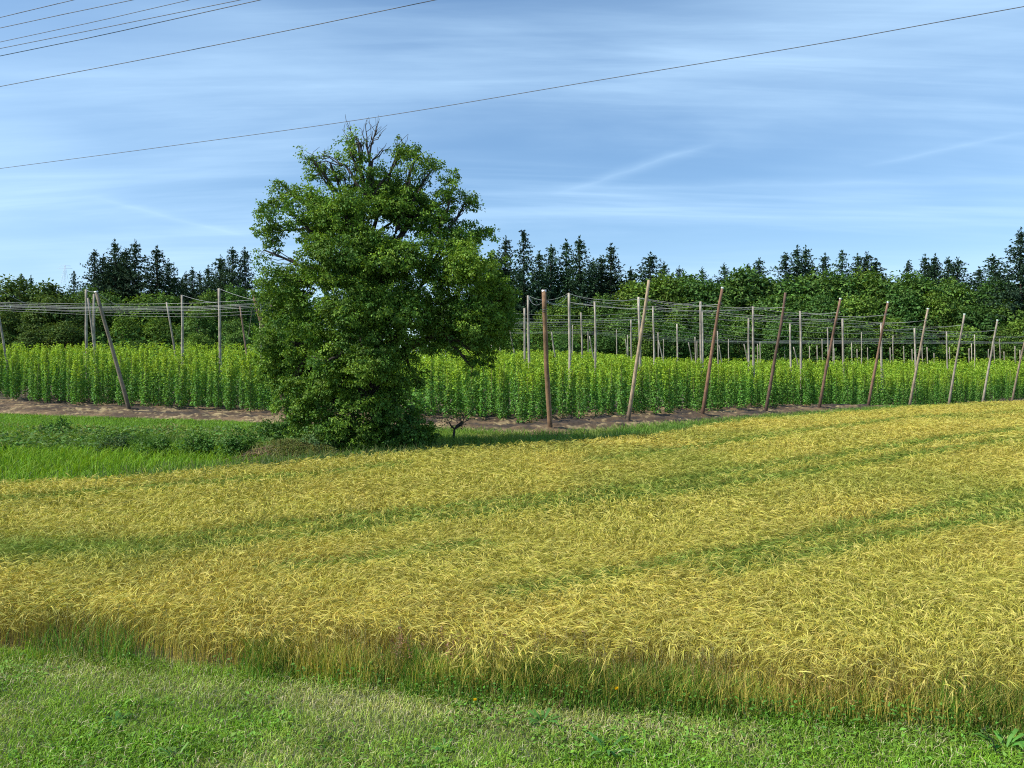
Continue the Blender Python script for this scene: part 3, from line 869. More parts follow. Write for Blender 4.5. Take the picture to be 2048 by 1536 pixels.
def hops():
    us = np.arange(-140, 260, .82)
    vv = np.arange(2.3, 190, 1.6)
    U, V = np.meshgrid(us, vv)
    U = U + rng.uniform(0, .9, (len(vv), 1)) + rng.normal(0, .15, U.shape); V = V + rng.normal(0, .1, V.shape)
    X = (corner[0] + d_row[0] * U + n_row[0] * V).ravel(); Y = (corner[1] + d_row[1] * U + n_row[1] * V).ravel()
    k = hop_inside(X, Y, 2.3, 1.2) & (Y < 148) & (np.abs(X) < .66 * Y + 5) & ((X > -8) | (Y < 112 + X * .2))
    thin = rng.random(len(X)) < np.where(hop_depth(X, Y) > 14, .45, .06)      # hidden inner rows need fewer
    k &= ~thin
    X, Y = X[k], Y[k]
    hd = hop_depth(X, Y)
    vis = in_view(X, Y, .3)
    px = CX + X / Y * F
    hidden_by_tree = (px > 600) & (px < 860)
    score = hd + .035 * Y + np.where(vis & ~hidden_by_tree, 0, 1000)
    order = np.argsort(score)
    sel = order[:300]; rest = order[300:]
    # eight bines, then copies
    protos = []
    for v in range(8):
        a = Acc(); hop_leaves(a, np.zeros((1, 3)), np.array([3.2]), 520, .13)
        tube(a, [(0, 0, 0), (.02, 0, 1.2), (0, .01, 3.1)], [.02, .014, .008], (.16, .15, .06), 5)
        protos.append(a.mesh('hop_bine', M_hop))
    fx = [f[0] for f in FRONT]
    names = ['upright corner pole', 'pale tan leaning pole', 'reddish brown leaning pole', 'darkest leaning pole', 'dark brown leaning pole', 'brown leaning pole', 'first light leaning pole', 'second light leaning pole', 'slim light leaning pole', 'edge pole']
    marks = [1100] + fx
    for i in sel:
        x, y = X[i], Y[i]; p = px[i]
        o = bpy.data.objects.new('hop_bine', protos[rng.integers(8)]); COL.objects.link(o)
        o.location = (x, y, float(H(x, y)))
        s = float(hop_height(x)) / 3.2 * rng.uniform(.78, 1.16)
        w = rng.uniform(.85, 1.2)
        o.scale = (w, w, s); o.rotation_euler = (rng.normal(0, .02), rng.normal(0, .02), rng.uniform(0, 6.28))
        b = rng.uniform(.85, 1.15); o.color = (b * rng.uniform(.93, 1.08), b, b * rng.uniform(.9, 1.1), 1)
        if p < 232: lab = 'leafy hop bine climbing left of the grey brown leaning pole on the left'
        elif p < 600: lab = 'leafy hop bine between the left leaning pole and the big tree'
        elif p < 1100: lab = 'leafy hop bine between the big tree and the upright corner pole'
        else:
            j = int(np.searchsorted(marks, p)) - 1
            j = max(0, min(j, len(names) - 1))
            lab = ('leafy hop bine between the %s and the %s' % (names[j], names[j + 1])) if j + 1 < len(names) else 'leafy hop bine right of the last leaning pole'
        tag(o, lab, 'hop bine', 'outer hop bines, ' + lab.split('hop bine ')[1])
    a = Acc()
    xr, yr = X[rest], Y[rest]
    for lo, hi, n, sz in ((0, 70, 150, .19), (70, 105, 80, .26), (105, 400, 50, .34)):
        q = (yr >= lo) & (yr < hi)
        if q.sum():
            b = np.stack([xr[q], yr[q], H(xr[q], yr[q])], 1)
            hop_leaves(a, b, hop_height(xr[q]) * rng.uniform(.82, 1.14, q.sum()), n, sz, lw=1.0 + (sz - .16) * 2)
    tag(a.obj('hop_rows', M_hop), 'dense inner rows of hop bines behind the outer ones', 'hops', kind='stuff')
    print('hops', len(sel), len(rest))
    # low sprouts and trailing hop shoots at the feet of the outer rows
    g = Acc(); n = 5000
    i = rng.choice(order[:420], n); x = X[i] + rng.normal(0, .35, n); y = Y[i] + rng.normal(0, .35, n)
    blades(g, x, y, .16, .012, jit(lerp((.09, .17, .03), (.30, .28, .12), rng.random(n)), .3), bend=1.0, z0=.1)
    n = 16000
    x = rng.uniform(-42, 50, n); y = rng.uniform(28, 80, n); hd_ = hop_depth(x, y)
    k = (hd_ > soil_edge(x, y)) & (hd_ < 4) & in_view(x, y, 2); x, y = x[k], y[k]; n = len(x)
    blades(g, x, y, .10, .014, jit(np.tile([[.40, .31, .16]], (n, 1)), .4), bend=2.2, z0=.12)
    tag(g.obj('undergrowth', M_weed), 'thin low weeds on the bare earth under the hop bines', 'weeds', kind='stuff')


hops()

# ------------------------------------------------------------------ poles
POLE_TOPS = []


def make_pole(name, p0, p1, r0, r1, tint, label, cat, group, cap=True, capcol=(.62, .70, .66), tar=True, sides=9):
    p0 = np.asarray(p0, float); p1 = np.asarray(p1, float)
    a = Acc(); K = 9; t = np.linspace(0, 1, K)
    rel = (p1 - p0) * t[:, None]
    rel[1:-1, :2] += np.cumsum(rng.normal(0, .012, (K - 2, 2)), 0) * np.sin(np.linspace(0, np.pi, K)[1:-1])[:, None]
    base = np.array([.36, .33, .29])
    c = np.tile(base, (K, 1)) * rng.uniform(.72, 1.2, (K, 1))
    if tar: c[0] *= .22; c[1] *= .8
    tube(a, rel, r0 + (r1 - r0) * t, c, sides, .10)
    o = a.obj(name, M_pole, smooth_shade=True); o.location = p0
    o.color = (*tint, 1)
    tag(o, label, cat, group)
    if cap:
        b = Acc(); d = unit(p1 - p0); e = p1 - p0
        s = unit(np.cross(d, (0, 1, .1))); u = np.cross(s, d)
        w = r1 * .95; q0 = e - d * .05; q1 = e + d * .03
        v = [q + s * x * w + u * y * w for q in (q0, q1) for x, y in ((-1, -1), (1, -1), (1, 1), (-1, 1))]
        b.add(np.array(v), [(0, 1, 5, 4), (1, 2, 6, 5), (2, 3, 7, 6), (3, 0, 4, 7), (4, 5, 6, 7)], np.array(capcol))
        b.obj('cap', M_cap, o)
    if cap and tar:
        w_ = Acc(); e = p1 - p0; Lp = np.linalg.norm(e); d = e / Lp; th = np.linspace(0, 2 * np.pi, 13)
        sx = unit(np.cross(d, (0, 1, .1))); sy = np.cross(sx, d)
        for dz_ in (.82, .90):
            rr_ = (r1 + (r0 - r1) * dz_ / Lp) * 1.06
            tube(w_, e - d * dz_ + sx * np.cos(th)[:, None] * rr_ + sy * np.sin(th)[:, None] * rr_, .014, (.10, .10, .10), 5)
        w_.obj('wire_wrap', M_wire, o)
    POLE_TOPS.append((label, p1))
    return o


front_tops = []
for (bx, by, tx, ty, Y, tint, lab, cap) in FRONT:
    gx = (bx - CX) / F * Y
    p0 = np.array([gx, Y, float(H(gx, Y)) - .05])
    L = 1.45
    p1 = at(tx, ty, Y - L * .8)
    make_pole('hop_pole', p0, p1, .105, .072, tint, lab, 'hop pole', 'leaning hop poles along the barley edge', cap, (.60, .74, .66))
    front_tops.append(p1)
# upright corner pole
x, Y = ground_px(1101, 866)
p0 = np.array([x, Y, -.05]); p1 = at(1088, 581, Y - .7)
make_pole('hop_pole', p0, p1, .112, .10, (.72, .46, .27), 'thick orange brown corner hop pole with white cap right of the tree', 'hop pole', None, True, (.80, .80, .80))
corner_top = p1
# left edge
left_tops = []
for (bx, by, tx, ty, dy, tint, lab) in ((261, 826, 192, 583, 1.3, (.62, .55, .45), 'grey brown hop pole leaning left in front of the left hops'),
                                        (580, 852, 505, 579, 1.2, (.62, .42, .28), 'brown hop pole leaning left, half hidden by the big tree')):
    x, Y = ground_px(bx, by)
    p0 = np.array([x, Y, float(H(x, Y)) - .05]); p1 = at(tx, ty, Y - dy)
    make_pole('hop_pole', p0, p1, .125, .095, tint, lab, 'hop pole', None, True, (.68, .66, .62))
    left_tops.append(p1)
# poles inside the hop garden leaning the same way: x top, y top, x at hop level, y, depth
for (tx, ty, mx, my, Y, tint, lab) in (
        (-6, 610, 10, 705, 64, (.80, .78, .74), 'grey leaning hop pole cut by the left edge of the photo'),
        (176, 596, 190, 700, 60, (.92, .88, .80), 'thin grey leaning hop pole between the two upright ones on the left'),
        (333, 604, 348, 690, 70, (.90, .84, .74), 'light grey leaning hop pole beyond the left hop rows'),
        (480, 613, 491, 690, 76, (.68, .48, .38), 'reddish leaning hop pole left of the big tree, beyond the hops'),
        (1020, 661, 1028, 705, 95, (.95, .92, .86), 'short leaning pale pole at the right rim of the tree crown'),
        (1103, 664, 1111, 715, 82, (.95, .92, .86), 'pale leaning pole just right of the orange brown corner pole'),
        (1179, 672, 1186, 706, 105, (.9, .88, .82), 'small far leaning pole below the second grey upright pole'),
        (1251, 678, 1254, 700, 118, (.9, .88, .82), 'tiny far leaning pole left of the pale tan leaning pole'),
        (1317, 681, 1323, 706, 112, (.9, .88, .82), 'tiny far leaning pole right of the pale tan leaning pole'),
        (1488, 688, 1497, 726, 100, (.9, .86, .78), 'small far leaning pole left of the tallest pole behind the darkest one'),
        (1587, 694, 1594, 722, 110, (.9, .86, .78), 'small far leaning pole right of the darkest leaning pole'),
        (1377, 685, 1381, 706, 122, (.9, .88, .82), 'tiny far leaning pole left of the reddish brown leaning pole'),
        (1438, 690, 1441, 708, 122, (.9, .88, .82), 'tiny far leaning pole right of the reddish brown leaning pole')):
    a = at(tx, ty, Y - .5); m = at(mx, my, Y)
    zb = float(H(m[0], Y)); t = (a[2] - zb) / max(a[2] - m[2], .1)
    b = a + (m - a) * t; b[2] = float(H(b[0], b[1])) - .05
    make_pole('hop_pole', b, a, .10, .07, tint, lab, 'hop pole', 'leaning poles inside the hop garden', False, (.72, .72, .70), False)

# upright poles inside the hop garden: x, y of top; depth from its height of 7.6 m
def pole_depth(px, py, hp):
    Y = 70.0
    for _ in range(60):
        X = (px - CX) / F * Y
        Y = .6 * Y + .4 * np.clip((float(H(X, Y)) + hp - CZ) * F / max(HY - py, 6), 40, 146)
    return Y


SECOND = [(1138, 586), (1277, 594), (1401, 603), (1506, 613), (1600, 622), (1685, 637), (1762, 646), (1829, 656), (1893, 663), (1949, 669), (1999, 677)]
THIRD = [(1056, 591), (1189, 602), (1306, 612), (1404, 623), (1497, 636), (1580, 647), (1655, 655), (1723, 664), (1786, 671)]
OTHER = [(1162, 625), (1049, 616), (1262, 640), (1354, 648), (1233, 659), (1145, 650), (1176, 662), (1255, 670), (1435, 662), (1316, 665), (1327, 678), (1390, 674), (1394, 682),
         (1457, 678), (1515, 688), (1520, 684), (1569, 693), (1619, 692), (1644, 678), (1634, 691), (1703, 685), (1735, 695), (1780, 695), (1807, 692), (1824, 698),
         (1854, 694), (1868, 706), (1899, 694), (1938, 697), (1943, 687), (1977, 698), (1988, 689), (2008, 703), (2030, 692), (2040, 700), (1667, 668), (983, 690), (999, 662), (1844, 690), (1668, 697), (1714, 698)]
LEFTUP = [(172, 579, 66), (188, 588, 68), (364, 590, 66), (438, 577, 62), (520, 610, 68)]
ordw = ['first', 'second', 'third', 'fourth', 'fifth', 'sixth', 'seventh', 'eighth', 'ninth', 'tenth', 'eleventh', 'twelfth', 'thirteenth', 'fourteenth', 'fifteenth', 'sixteenth', 'seventeenth', 'eighteenth', 'nineteenth', 'twentieth']
grey = lambda: tuple(np.array((1.0, .95, .86)) * rng.uniform(.75, 1.1))
sec_tops, third_tops, left_up = [], [], []


def upright(px, py, Y, label, group, r=.11):
    r *= .78
    X = (px - CX) / F * Y; z = float(H(X, Y)); top = at(px, py, Y)
    lean = rng.normal(0, .05, 2)
    make_pole('hop_pole', (X + lean[0] + .12, Y + lean[1], z - .05), top, r * 1.15, r * .9, grey(), label, 'hop pole', group, False, tar=False, sides=7)
    return top


for i, (px, py) in enumerate(SECOND):
    sec_tops.append(upright(px, py, pole_depth(px, py, 7.7), 'grey upright hop pole, %s from left in the tallest line behind the leaning poles' % ordw[i], 'upright hop poles, tallest line', .115))
for i, (px, py) in enumerate(THIRD):
    third_tops.append(upright(px, py, pole_depth(px, py, 8.1), 'grey upright hop pole, %s from left in the next line further back' % ordw[i], 'upright hop poles, second line', .115))
def near_front(px):
    names = ['the corner pole', 'the pale tan leaning pole', 'the reddish brown leaning pole', 'the darkest leaning pole', 'the dark brown leaning pole', 'the brown leaning pole', 'the first light leaning pole', 'the second light leaning pole', 'the slim light leaning pole', 'the right edge pole']
    xs = [1094] + [(f[0] + f[2]) / 2 for f in FRONT]
    j = int(np.argmin([abs(px - a) for a in xs]))
    return ('left of ' if px < xs[j] else 'right of ') + names[j]


seen = {}
for i, (px, py) in enumerate(sorted(OTHER)):
    w = near_front(px); seen[w] = seen.get(w, 0) + 1
    Yp = pole_depth(px, py, 7.6)
    lab = 'thin far grey hop pole just %s' % w
    upright(px, py, Yp, lab, 'far hop poles just ' + w, .12)
for i, (px, py, Y) in enumerate(LEFTUP):
    lab = ['tall grey upright hop pole left of the grey brown leaning one', 'thin grey upright hop pole touching the left leaning pole', 'grey upright hop pole left of the tallest one by the tree', 'tallest grey upright hop pole left of the big tree', 'grey upright hop pole half hidden at the tree\'s left rim'][i]
    left_up.append(upright(px, py, Y, lab, None, .135))


# ------------------------------------------------------------------ trellis wires
def wire(a, b, sag, r, label, group, mat=M_wire, col=(.34, .35, .34), name='trellis_wire', K=9, cat='wire'):
    t = np.linspace(0, 1, K)[:, None]
    p = np.asarray(a) + (np.asarray(b) - np.asarray(a)) * t
    p[:, 2] -= sag * (4 * t * (1 - t))[:, 0]
    ac = Acc(); o0 = p[0].copy(); tube(ac, p - o0, r, col, 5)
    o = ac.obj(name, mat); o.location = o0
    tag(o, label, cat, group)
    return o


for line, nm in ((sec_tops, 'tallest line'), (third_tops, 'next line back')):
    for a, b in zip(line[:-1], line[1:]):
        wire(a, b, .5, .0075, 'thin wire sagging between the tops of grey upright poles of the %s' % nm, 'sagging wires of the ' + nm)
for i, ft in enumerate(front_tops):
    for line, nm in ((sec_tops, 'tallest line'),):
        d = [np.linalg.norm(ft - q) for q in line]; j = int(np.argmin(d))
        a = ft + (np.array([FRONT[i][0] * 0, 0, -1.0])) * .9
        wire(a, line[j] - np.array([0, 0, .05]), .25, .0075, 'thin wire running inward from the head of a leaning pole', 'wires inward from the leaning poles')
        if j > 0: wire(a, line[j - 1] - np.array([0, 0, .6]), .35, .0075, 'thin wire running inward from the head of a leaning pole', 'wires inward from the leaning poles')
for q in (sec_tops[0], third_tops[0], third_tops[1]):
    wire(corner_top - np.array([0, 0, .45]), q, .4, .008, 'thin wire running inward from the head of the corner pole', 'wires inward from the corner pole')
for q in third_tops:
    j = int(np.argmin([np.linalg.norm(q - s) for s in sec_tops]))
    wire(q, sec_tops[j], .4, .0075, 'thin wire linking the two lines of upright poles', 'wires linking the upright poles')
# level wires across the rows
for i, Yw in enumerate([50, 54, 58, 63, 68, 74, 81, 89, 98, 108, 119, 131, 143]):
    u0 = -2 if Yw < 58 else (-.25 * Yw)
    x0 = max((983 - CX) / F * Yw - 6, -60); x1 = .66 * Yw + 6
    xm0 = corner[0] - 40
    xs = np.linspace(x0, x1, 14)
    dpt = hop_inside(xs, np.full(14, Yw), .4, -5)
    xs = np.linspace(xs[dpt][0], xs[dpt][-1], 14) if dpt.sum() > 2 else xs
    sl = .012
    pts = np.stack([xs, Yw + xs * 0.02, H(xs, np.full(14, Yw)) + 6.35 + .16 * np.sin(np.linspace(0, 9, 14) + i)], 1)
    for off in ((0, 0, 0),):
        ac = Acc(); tube(ac, pts - pts[0] , .006 + .00003 * Yw, (.34, .35, .34), 5)
        o = ac.obj('trellis_wire', M_wire); o.location = pts[0] + np.array(off)
        tag(o, 'long level wire over the hop rows on the right, behind the leaning poles', 'wire', 'level wires over the right hop rows')
# bundle of level wires on the left
for i, (y0, y1, Yw) in enumerate([(604, 604, 52), (606, 611, 52.5), (609, 613, 53), (611, 613, 53.5), (612, 616, 54), (616, 619, 55), (614, 626, 60), (618, 632, 64)]):
    a = at(-60, y0, Yw); m = at(170, (y0 + y1) / 2 + 4, Yw); b = at(400, y1 + 2, Yw - 1); c = at(545, y1 - 6, Yw - 3)
    ac = Acc(); P = np.array([a, (a + m) / 2, m, (m + b) / 2 - [0, 0, .04], b, (b + c) / 2, c]); tube(ac, P - a, .0085 if i < 6 else .007, (.42, .43, .42), 5)
    o = ac.obj('trellis_wire', M_wire); o.location = a
    tag(o, 'pale level wire over the hops left of the big tree', 'wire', 'level wires over the left hops')
for a, b, lab in ((left_tops[0], at(240, 612, 56), 'thin wire slanting right from the left leaning pole'), (left_up[2], at(436, 606, 58), 'thin wire slanting from the left grey pole toward the tallest one'),
                  (left_up[3], at(520, 602, 54), 'thin wire slanting from the tallest grey pole to the tree'), (left_up[0], left_tops[0], 'short wire between the top of the left upright and leaning poles'),
                  (at(-30, 560, 50), at(50, 606, 54), 'thin wire slanting down at the left edge of the photo'), (left_tops[1] - np.array([0, 0, .8]), at(495, 680, 46), 'thin guy wire dropping from the brown pole beside the tree')):
    wire(a, b, .1, .014, lab, None)
wire(corner_top - np.array([0, 0, .5]), at(1113, 716, 42), .0, .010, 'thin guy wire dropping right of the corner pole', None)

# ------------------------------------------------------------------ overhead lines
def cable(pts_px, dz, r, label, sides=6):
    P = []
    for x, y in pts_px:
        Y = dz * F / (HY - y); P.append(at(x, y, Y))
    P = np.array(P)
    d0 = P[0] - P[1]; d1 = P[-1] - P[-2]
    P = np.concatenate([[P[0] + unit(d0) * 25], P, [P[-1] + unit(d1) * 25]])
    t = np.linspace(0, len(P) - 1, 60); i = np.clip(t.astype(int), 0, len(P) - 2)
    # Catmull-Rom through the points
    Q = np.concatenate([[2 * P[0] - P[1]], P, [2 * P[-1] - P[-2]]]); f = (t - i)[:, None]
    p0, p1, p2, p3 = Q[i], Q[i + 1], Q[i + 2], Q[i + 3]
    R = .5 * (2 * p1 + (p2 - p0) * f + (2 * p0 - 5 * p1 + 4 * p2 - p3) * f ** 2 + (3 * p1 - p0 - 3 * p2 + p3) * f ** 3)
    a = Acc(); tube(a, R - R[0], r * .85, (.10, .095, .095), sides)
    o = a.obj('overhead_cable', M_cable, smooth_shade=True); o.location = R[0]
    tag(o, label, 'power line', 'overhead cables crossing the sky')


cable([(0, 337), (340, 292), (735, 237), (1200, 160), (1640, 87), (2048, 13)], 8.0, .0105, 'long overhead cable crossing the whole sky just above the tree top')
cable([(0, 173), (300, 116), (600, 56), (870, 0)], 8.6, .0105, 'second overhead cable from the left edge to the top of the sky')
cable([(0, 112), (200, 71), (520, 0)], 9.4, .011, 'lowest overhead cable of the five in the upper left corner')
cable([(0, 97), (200, 57), (480, 0)], 9.6, .010, 'second lowest overhead cable of the five in the upper left corner')
cable([(0, 84), (200, 41), (378, 0)], 9.7, .009, 'middle overhead cable of the five in the upper left corner')
cable([(0, 56), (130, 28), (265, 0)], 9.8, .010, 'second highest overhead cable of the five in the upper left corner')
cable([(0, 35), (75, 17), (147, 0)], 10.0, .010, 'highest overhead cable of the five in the upper left corner')


# ------------------------------------------------------------------ the wood behind
def make_spruce(seed_shape, sparse=1.0, fork=False):
    """one metre tall unit is 1/30; built 30 m tall"""
    Hh = 30.0; a = Acc(); R = seed_shape
    nz = int(50)
    for i in range(nz):
        t = .06 + .93 * (i + rng.uniform(-.3, .3)) / nz
        rr = R * (1 - t) ** .74 * rng.uniform(.7, 1.15) + .22
        nb = max(7, int((13 - 4 * t) * sparse))
        for b in range(nb):
            if rng.random() < .12: continue
            ang = rng.uniform(0, 6.28); L = rr * rng.uniform(.6, 1.18)
            dr = np.array([np.cos(ang), np.sin(ang), 0]); droop = rng.uniform(.1, .4) * (1 - t) + .03
            m = max(3, int(L / .42)); s = (np.arange(m) + rng.random(m) * .7) / m
            z = t * Hh - droop * L * s + .28 * L * s ** 2
            P = dr * (s * L)[:, None] + np.array([0, 0, 1]) * z[:, None] + rng.normal(0, .16, (m, 3))
            for _ in range(5):
                D = dr + rng.normal(0, .5, (m, 3)) + np.array([0, 0, -.2])
                Nn = np.array([0, 0, 1]) + rng.normal(0, .5, (m, 3)) + dr * .4
                leaves(a, P, D, unit(Nn), np.full(m, .72) * rng.uniform(.6, 1.3, m) * (.6 + .4 * (1 - t)), np.full(m, .10) * rng.uniform(.7, 1.4, m), jit(np.tile([[.046, .088, .046]], (m, 1)), .35))
    if fork:
        for sx in (-1, 1):
            for q in range(26):
                s = rng.random(); p = np.array([sx * (.2 + 1.2 * s ** 1.5), 0, Hh * .93 + 2.2 * s]) + rng.normal(0, .15, 3)
                leaves(a, p[None], rng.normal(0, 1, (1, 3)) + np.array([[sx * .6, 0, .6]]), rng.normal(0, 1, (1, 3)), np.array([.8]), np.array([.2]), np.array([[.026, .05, .028]]))
    n = 60; t = rng.random(n); P = np.stack([rng.normal(0, .12, n), rng.normal(0, .12, n), Hh * (.86 + .15 * t)], 1)
    leaves(a, P, rng.normal(0, .5, (n, 3)) + np.array([0, 0, .8]), rng.normal(0, 1, (n, 3)), np.full(n, .6), np.full(n, .12), jit(np.tile([[.026, .055, .028]], (n, 1)), .3))
    tr = Acc(); tube(tr, [(0, 0, 0), (.05, 0, 10), (0, .05, 20), (0, 0, 29.6)], [.36, .28, .17, .03], (.09, .065, .05), 6, .1)
    return a.mesh('crown', M_needle), tr.mesh('trunk', M_bark)


SPRUCE = [make_spruce(8.4), make_spruce(9.6), make_spruce(7.6), make_spruce(10.4), make_spruce(9.0, .85), make_spruce(7.6, .85, True)]
PINE = make_spruce(11.5, 1.0)


def thing_tree(kind, meshes, px, py, Y, label, cat, group, unit_h, wscale=1.0, color=(1, 1, 1)):
    X = (px - CX) / F * Y; z = float(H(X, Y)); h = CZ + (HY - py) / F * Y - z
    s = h / unit_h
    r = empty(kind, (X, Y, z - .1)); r.rotation_euler = (0, 0, rng.uniform(0, 6.28)); r.scale = (s * wscale, s * wscale, s)
    for nm, me in zip(('crown', 'trunk'), meshes):
        o = bpy.data.objects.new(nm, me); COL.objects.link(o); o.parent = r; o.color = (*color, 1)
    tag(r, label, cat, group)
    return r


used_labels = {}


def uniq(lab):
    n = used_labels.get(lab, 0); used_labels[lab] = n + 1
    return lab if n == 0 else lab


LAND = [(20, 'the left edge of the photo'), (120, 'the far pylon'), (180, 'the left upright poles'), (340, 'the light grey leaning pole'), (364, 'the left grey upright pole'), (438, 'the tallest grey pole'), (505, 'the tree\'s left rim'),
        (1010, 'the tree\'s right rim'), (1056, 'the forked spruce'), (1100, 'the corner pole'), (1138, 'the tallest upright pole'), (1189, 'the second grey pole'), (1290, 'the pale tan leaning pole'), (1360, 'the gap before the reddish pole'), (1435, 'the reddish brown leaning pole'),
        (1500, 'the gap before the darkest pole'), (1562, 'the darkest leaning pole'), (1620, 'the gap before the dark brown pole'), (1670, 'the dark brown leaning pole'), (1765, 'the brown leaning pole'), (1847, 'the first light leaning pole'), (1920, 'the second light leaning pole'), (1988, 'the slim light leaning pole'), (2045, 'the right edge of the photo')]


def where(px):
    x, n = min(LAND, key=lambda l: abs(l[0] - px))
    d = px - x
    return ('above ' if abs(d) < 9 else ('left of ' if d < 0 else 'right of ')) + n


CON = [(189, 495, 150, 1.0), (207, 506, 156, 1.1), (230, 477, 152, 1.0), (250, 494, 158, 1.2), (270, 477, 152, 1.05), (314, 490, 150, 1.35), (338, 518, 156, 1.3), (385, 533, 165, 1.0), (416, 529, 165, 1.0), (441, 508, 156, 1.2),
       (465, 490, 154, 1.1), (490, 493, 156, 1.15), (43, 545, 190, .9), (62, 549, 195, .8), (148, 540, 190, 1.0), (372, 541, 170, 1.0), (400, 540, 172, 1.0),
       (984, 500, 180, 1.2), (1011, 470, 182, 1.2), (1048, 446, 178, 1.0), (1078, 500, 186, 1.2), (1102, 485, 182, 1.1), (1133, 477, 184, 1.1), (1159, 470, 180, 1.15), (1186, 515, 190, 1.2), (1222, 485, 182, 1.15), (1261, 532, 192, 1.0), (1300, 503, 180, 1.5),
       (1327, 521, 188, 1.1), (1359, 530, 192, 1.0), (1382, 548, 196, 1.4), (1405, 532, 190, 1.0), (1449, 524, 188, 1.0), (1497, 524, 190, 1.0), (1518, 512, 186, 1.1), (1570, 501, 184, 1.25), (1594, 489, 184, 1.2), (1611, 489, 186, 1.1), (1650, 505, 186, 1.2), (1684, 497, 182, 1.2),
       (1715, 503, 186, 1.0), (1733, 502, 184, 1.4), (1752, 515, 188, 1.2), (1817, 518, 186, 1.1), (1850, 507, 184, 1.1), (1870, 506, 186, 1.0), (1897, 510, 182, 1.1), (1914, 513, 180, 1.5), (1959, 532, 186, 1.1), (1987, 506, 176, 1.4), (2042, 453, 160, 1.15), (2085, 470, 165, 1.3), (2010, 560, 170, 1.3)]
counts = {}
more = []
for (px, py, Y, ws) in CON[:17] + CON[17:-3]:
    if rng.random() < .62 and px != 1048:
        more.append((int(px + rng.choice([-1, 1]) * rng.uniform(10, 24)), int(py + rng.uniform(14, 44)), Y + rng.uniform(3, 9), float(rng.uniform(1.0, 1.5))))
CON += more
for i, (px, py, Y, ws) in enumerate(CON):
    fork = (px == 1048)
    me = SPRUCE[5] if fork else (PINE if ws >= 1.4 else SPRUCE[rng.integers(5)])
    if fork:
        lab = 'tallest dark spruce with forked crooked top right of the big tree'
    elif px == 2042:
        lab = 'very tall dark spruce at the right edge of the photo'
    else:
        form = 'broad' if ws >= 1.2 else ('slim' if ws <= 1.0 else 'dark')
        rise = 'tall' if py < 500 else ('low' if py > 525 else 'middling')
        lab = '%s %s spruce, one %s' % (rise, form, where(px))
    counts[lab] = counts.get(lab, 0) + 1
    if counts[lab] > 1: lab = lab.replace(', one', ', %s such' % ordw[counts[lab] - 1])
    b = rng.uniform(.8, 1.3)
    h_u = 32 if fork else 30.6
    thing_tree('spruce_tree', me, px, py, Y, lab, 'spruce', 'spruces of the wood behind the hops', h_u, ws * rng.uniform(.95, 1.1), (b, b * rng.uniform(.95, 1.1), b * rng.uniform(.85, 1.1)))


def make_broadleaf(seed):
    Hh = 12.0
    lobes = [(0, 0, 7.6, 2.6, 2.6, 3.4, 1, .5)]
    for i in range(13):
        a = rng.uniform(0, 6.28); z = rng.uniform(2.0, 10.2)
        rr = 3.3 * math.sin(min(1, max(.15, (z - .5) / 11.0)) * math.pi) ** .6 * rng.uniform(.5, .95)
        s = rng.uniform(1.1, 2.0)
        lobes.append((rr * np.cos(a), rr * np.sin(a), z, s, s, s * .85, rng.uniform(.6, 1), rng.random()))
    lobes.append((rng.normal(0, .6), rng.normal(0, .6), 10.6, 1.5, 1.5, 1.3, .9, .6))
    acc, nodes = clump_cloud(lobes, 2.1, 9, .55, .42, .13, ((.056, .13, .032), (.135, .235, .044)), inner=.2)
    t = Acc(); tube(t, [(0, 0, 0), (.1, 0, 3), (0, .1, 7), (0, 0, 10)], [.28, .22, .14, .03], (.1, .08, .055), 6, .1)
    for i in range(10):
        q = nodes[rng.integers(len(nodes))]; limb(t, (0, 0, rng.uniform(2, 6)), q * .9, .09, .02, (.1, .08, .055), 4, .06, 4)
    return acc.mesh('crown', M_wood_crown), t.mesh('trunk', M_bark)


BROAD = [make_broadleaf(i) for i in range(7)]
prof_x = [-80, 0, 90, 160, 200, 350, 420, 520, 760, 1000, 1090, 1180, 1230, 1300, 1400, 1470, 1560, 1650, 1760, 1830, 1900, 1960, 2060, 2140]
prof_y = [-13 + q for q in [565, 572, 562, 552, 602, 596, 588, 585, 585, 612, 606, 598, 582, 562, 560, 550, 560, 550, 552, 562, 556, 575, 560, 555]]
layers = [('back', 58, 0, 172, 'tall'), ('middle', 64, 46, 162, 'mid height'), ('front', 70, 88, 153, 'low')]
for lname, step, drop, Y0, word in layers:
    px = -70.0; k = 0
    while px < 2130:
        px += step * rng.uniform(.75, 1.25)
        if 600 < px < 900: continue
        py = np.interp(px, prof_x, prof_y) + drop + rng.normal(0, 9)
        Y = Y0 + rng.normal(0, 2.5) - (36 if px < 560 else 0) * smooth((560 - px) / 120 + .3)
        hue = rng.random()
        color, cw = ((1.25, 1.15, .9), 'light green') if hue < .28 else (((.75, .85, .9), 'deep green') if hue < .6 else ((1.0, 1.0, 1.0), 'mid green'))
        if px < 150: color, cw = ((.95, .82, .85), 'dull green')
        b = rng.uniform(.85, 1.15); color = tuple(c * b for c in color)
        k += 1
        lab = '%s %s tree, %s row, %s' % (word.replace('mid height', 'middling'), cw, lname, where(px))
        counts[lab] = counts.get(lab, 0) + 1
        if counts[lab] > 1: lab = lab.replace(' tree,', ' tree (%s such),' % ordw[counts[lab] - 1])
        thing_tree('broadleaf_tree', BROAD[rng.integers(7)], px, py, Y, lab, 'tree', 'broadleaf trees at the wood edge', 12.2, rng.uniform(.8, 1.15) * (1.0 if lname == 'back' else 1.15), color)


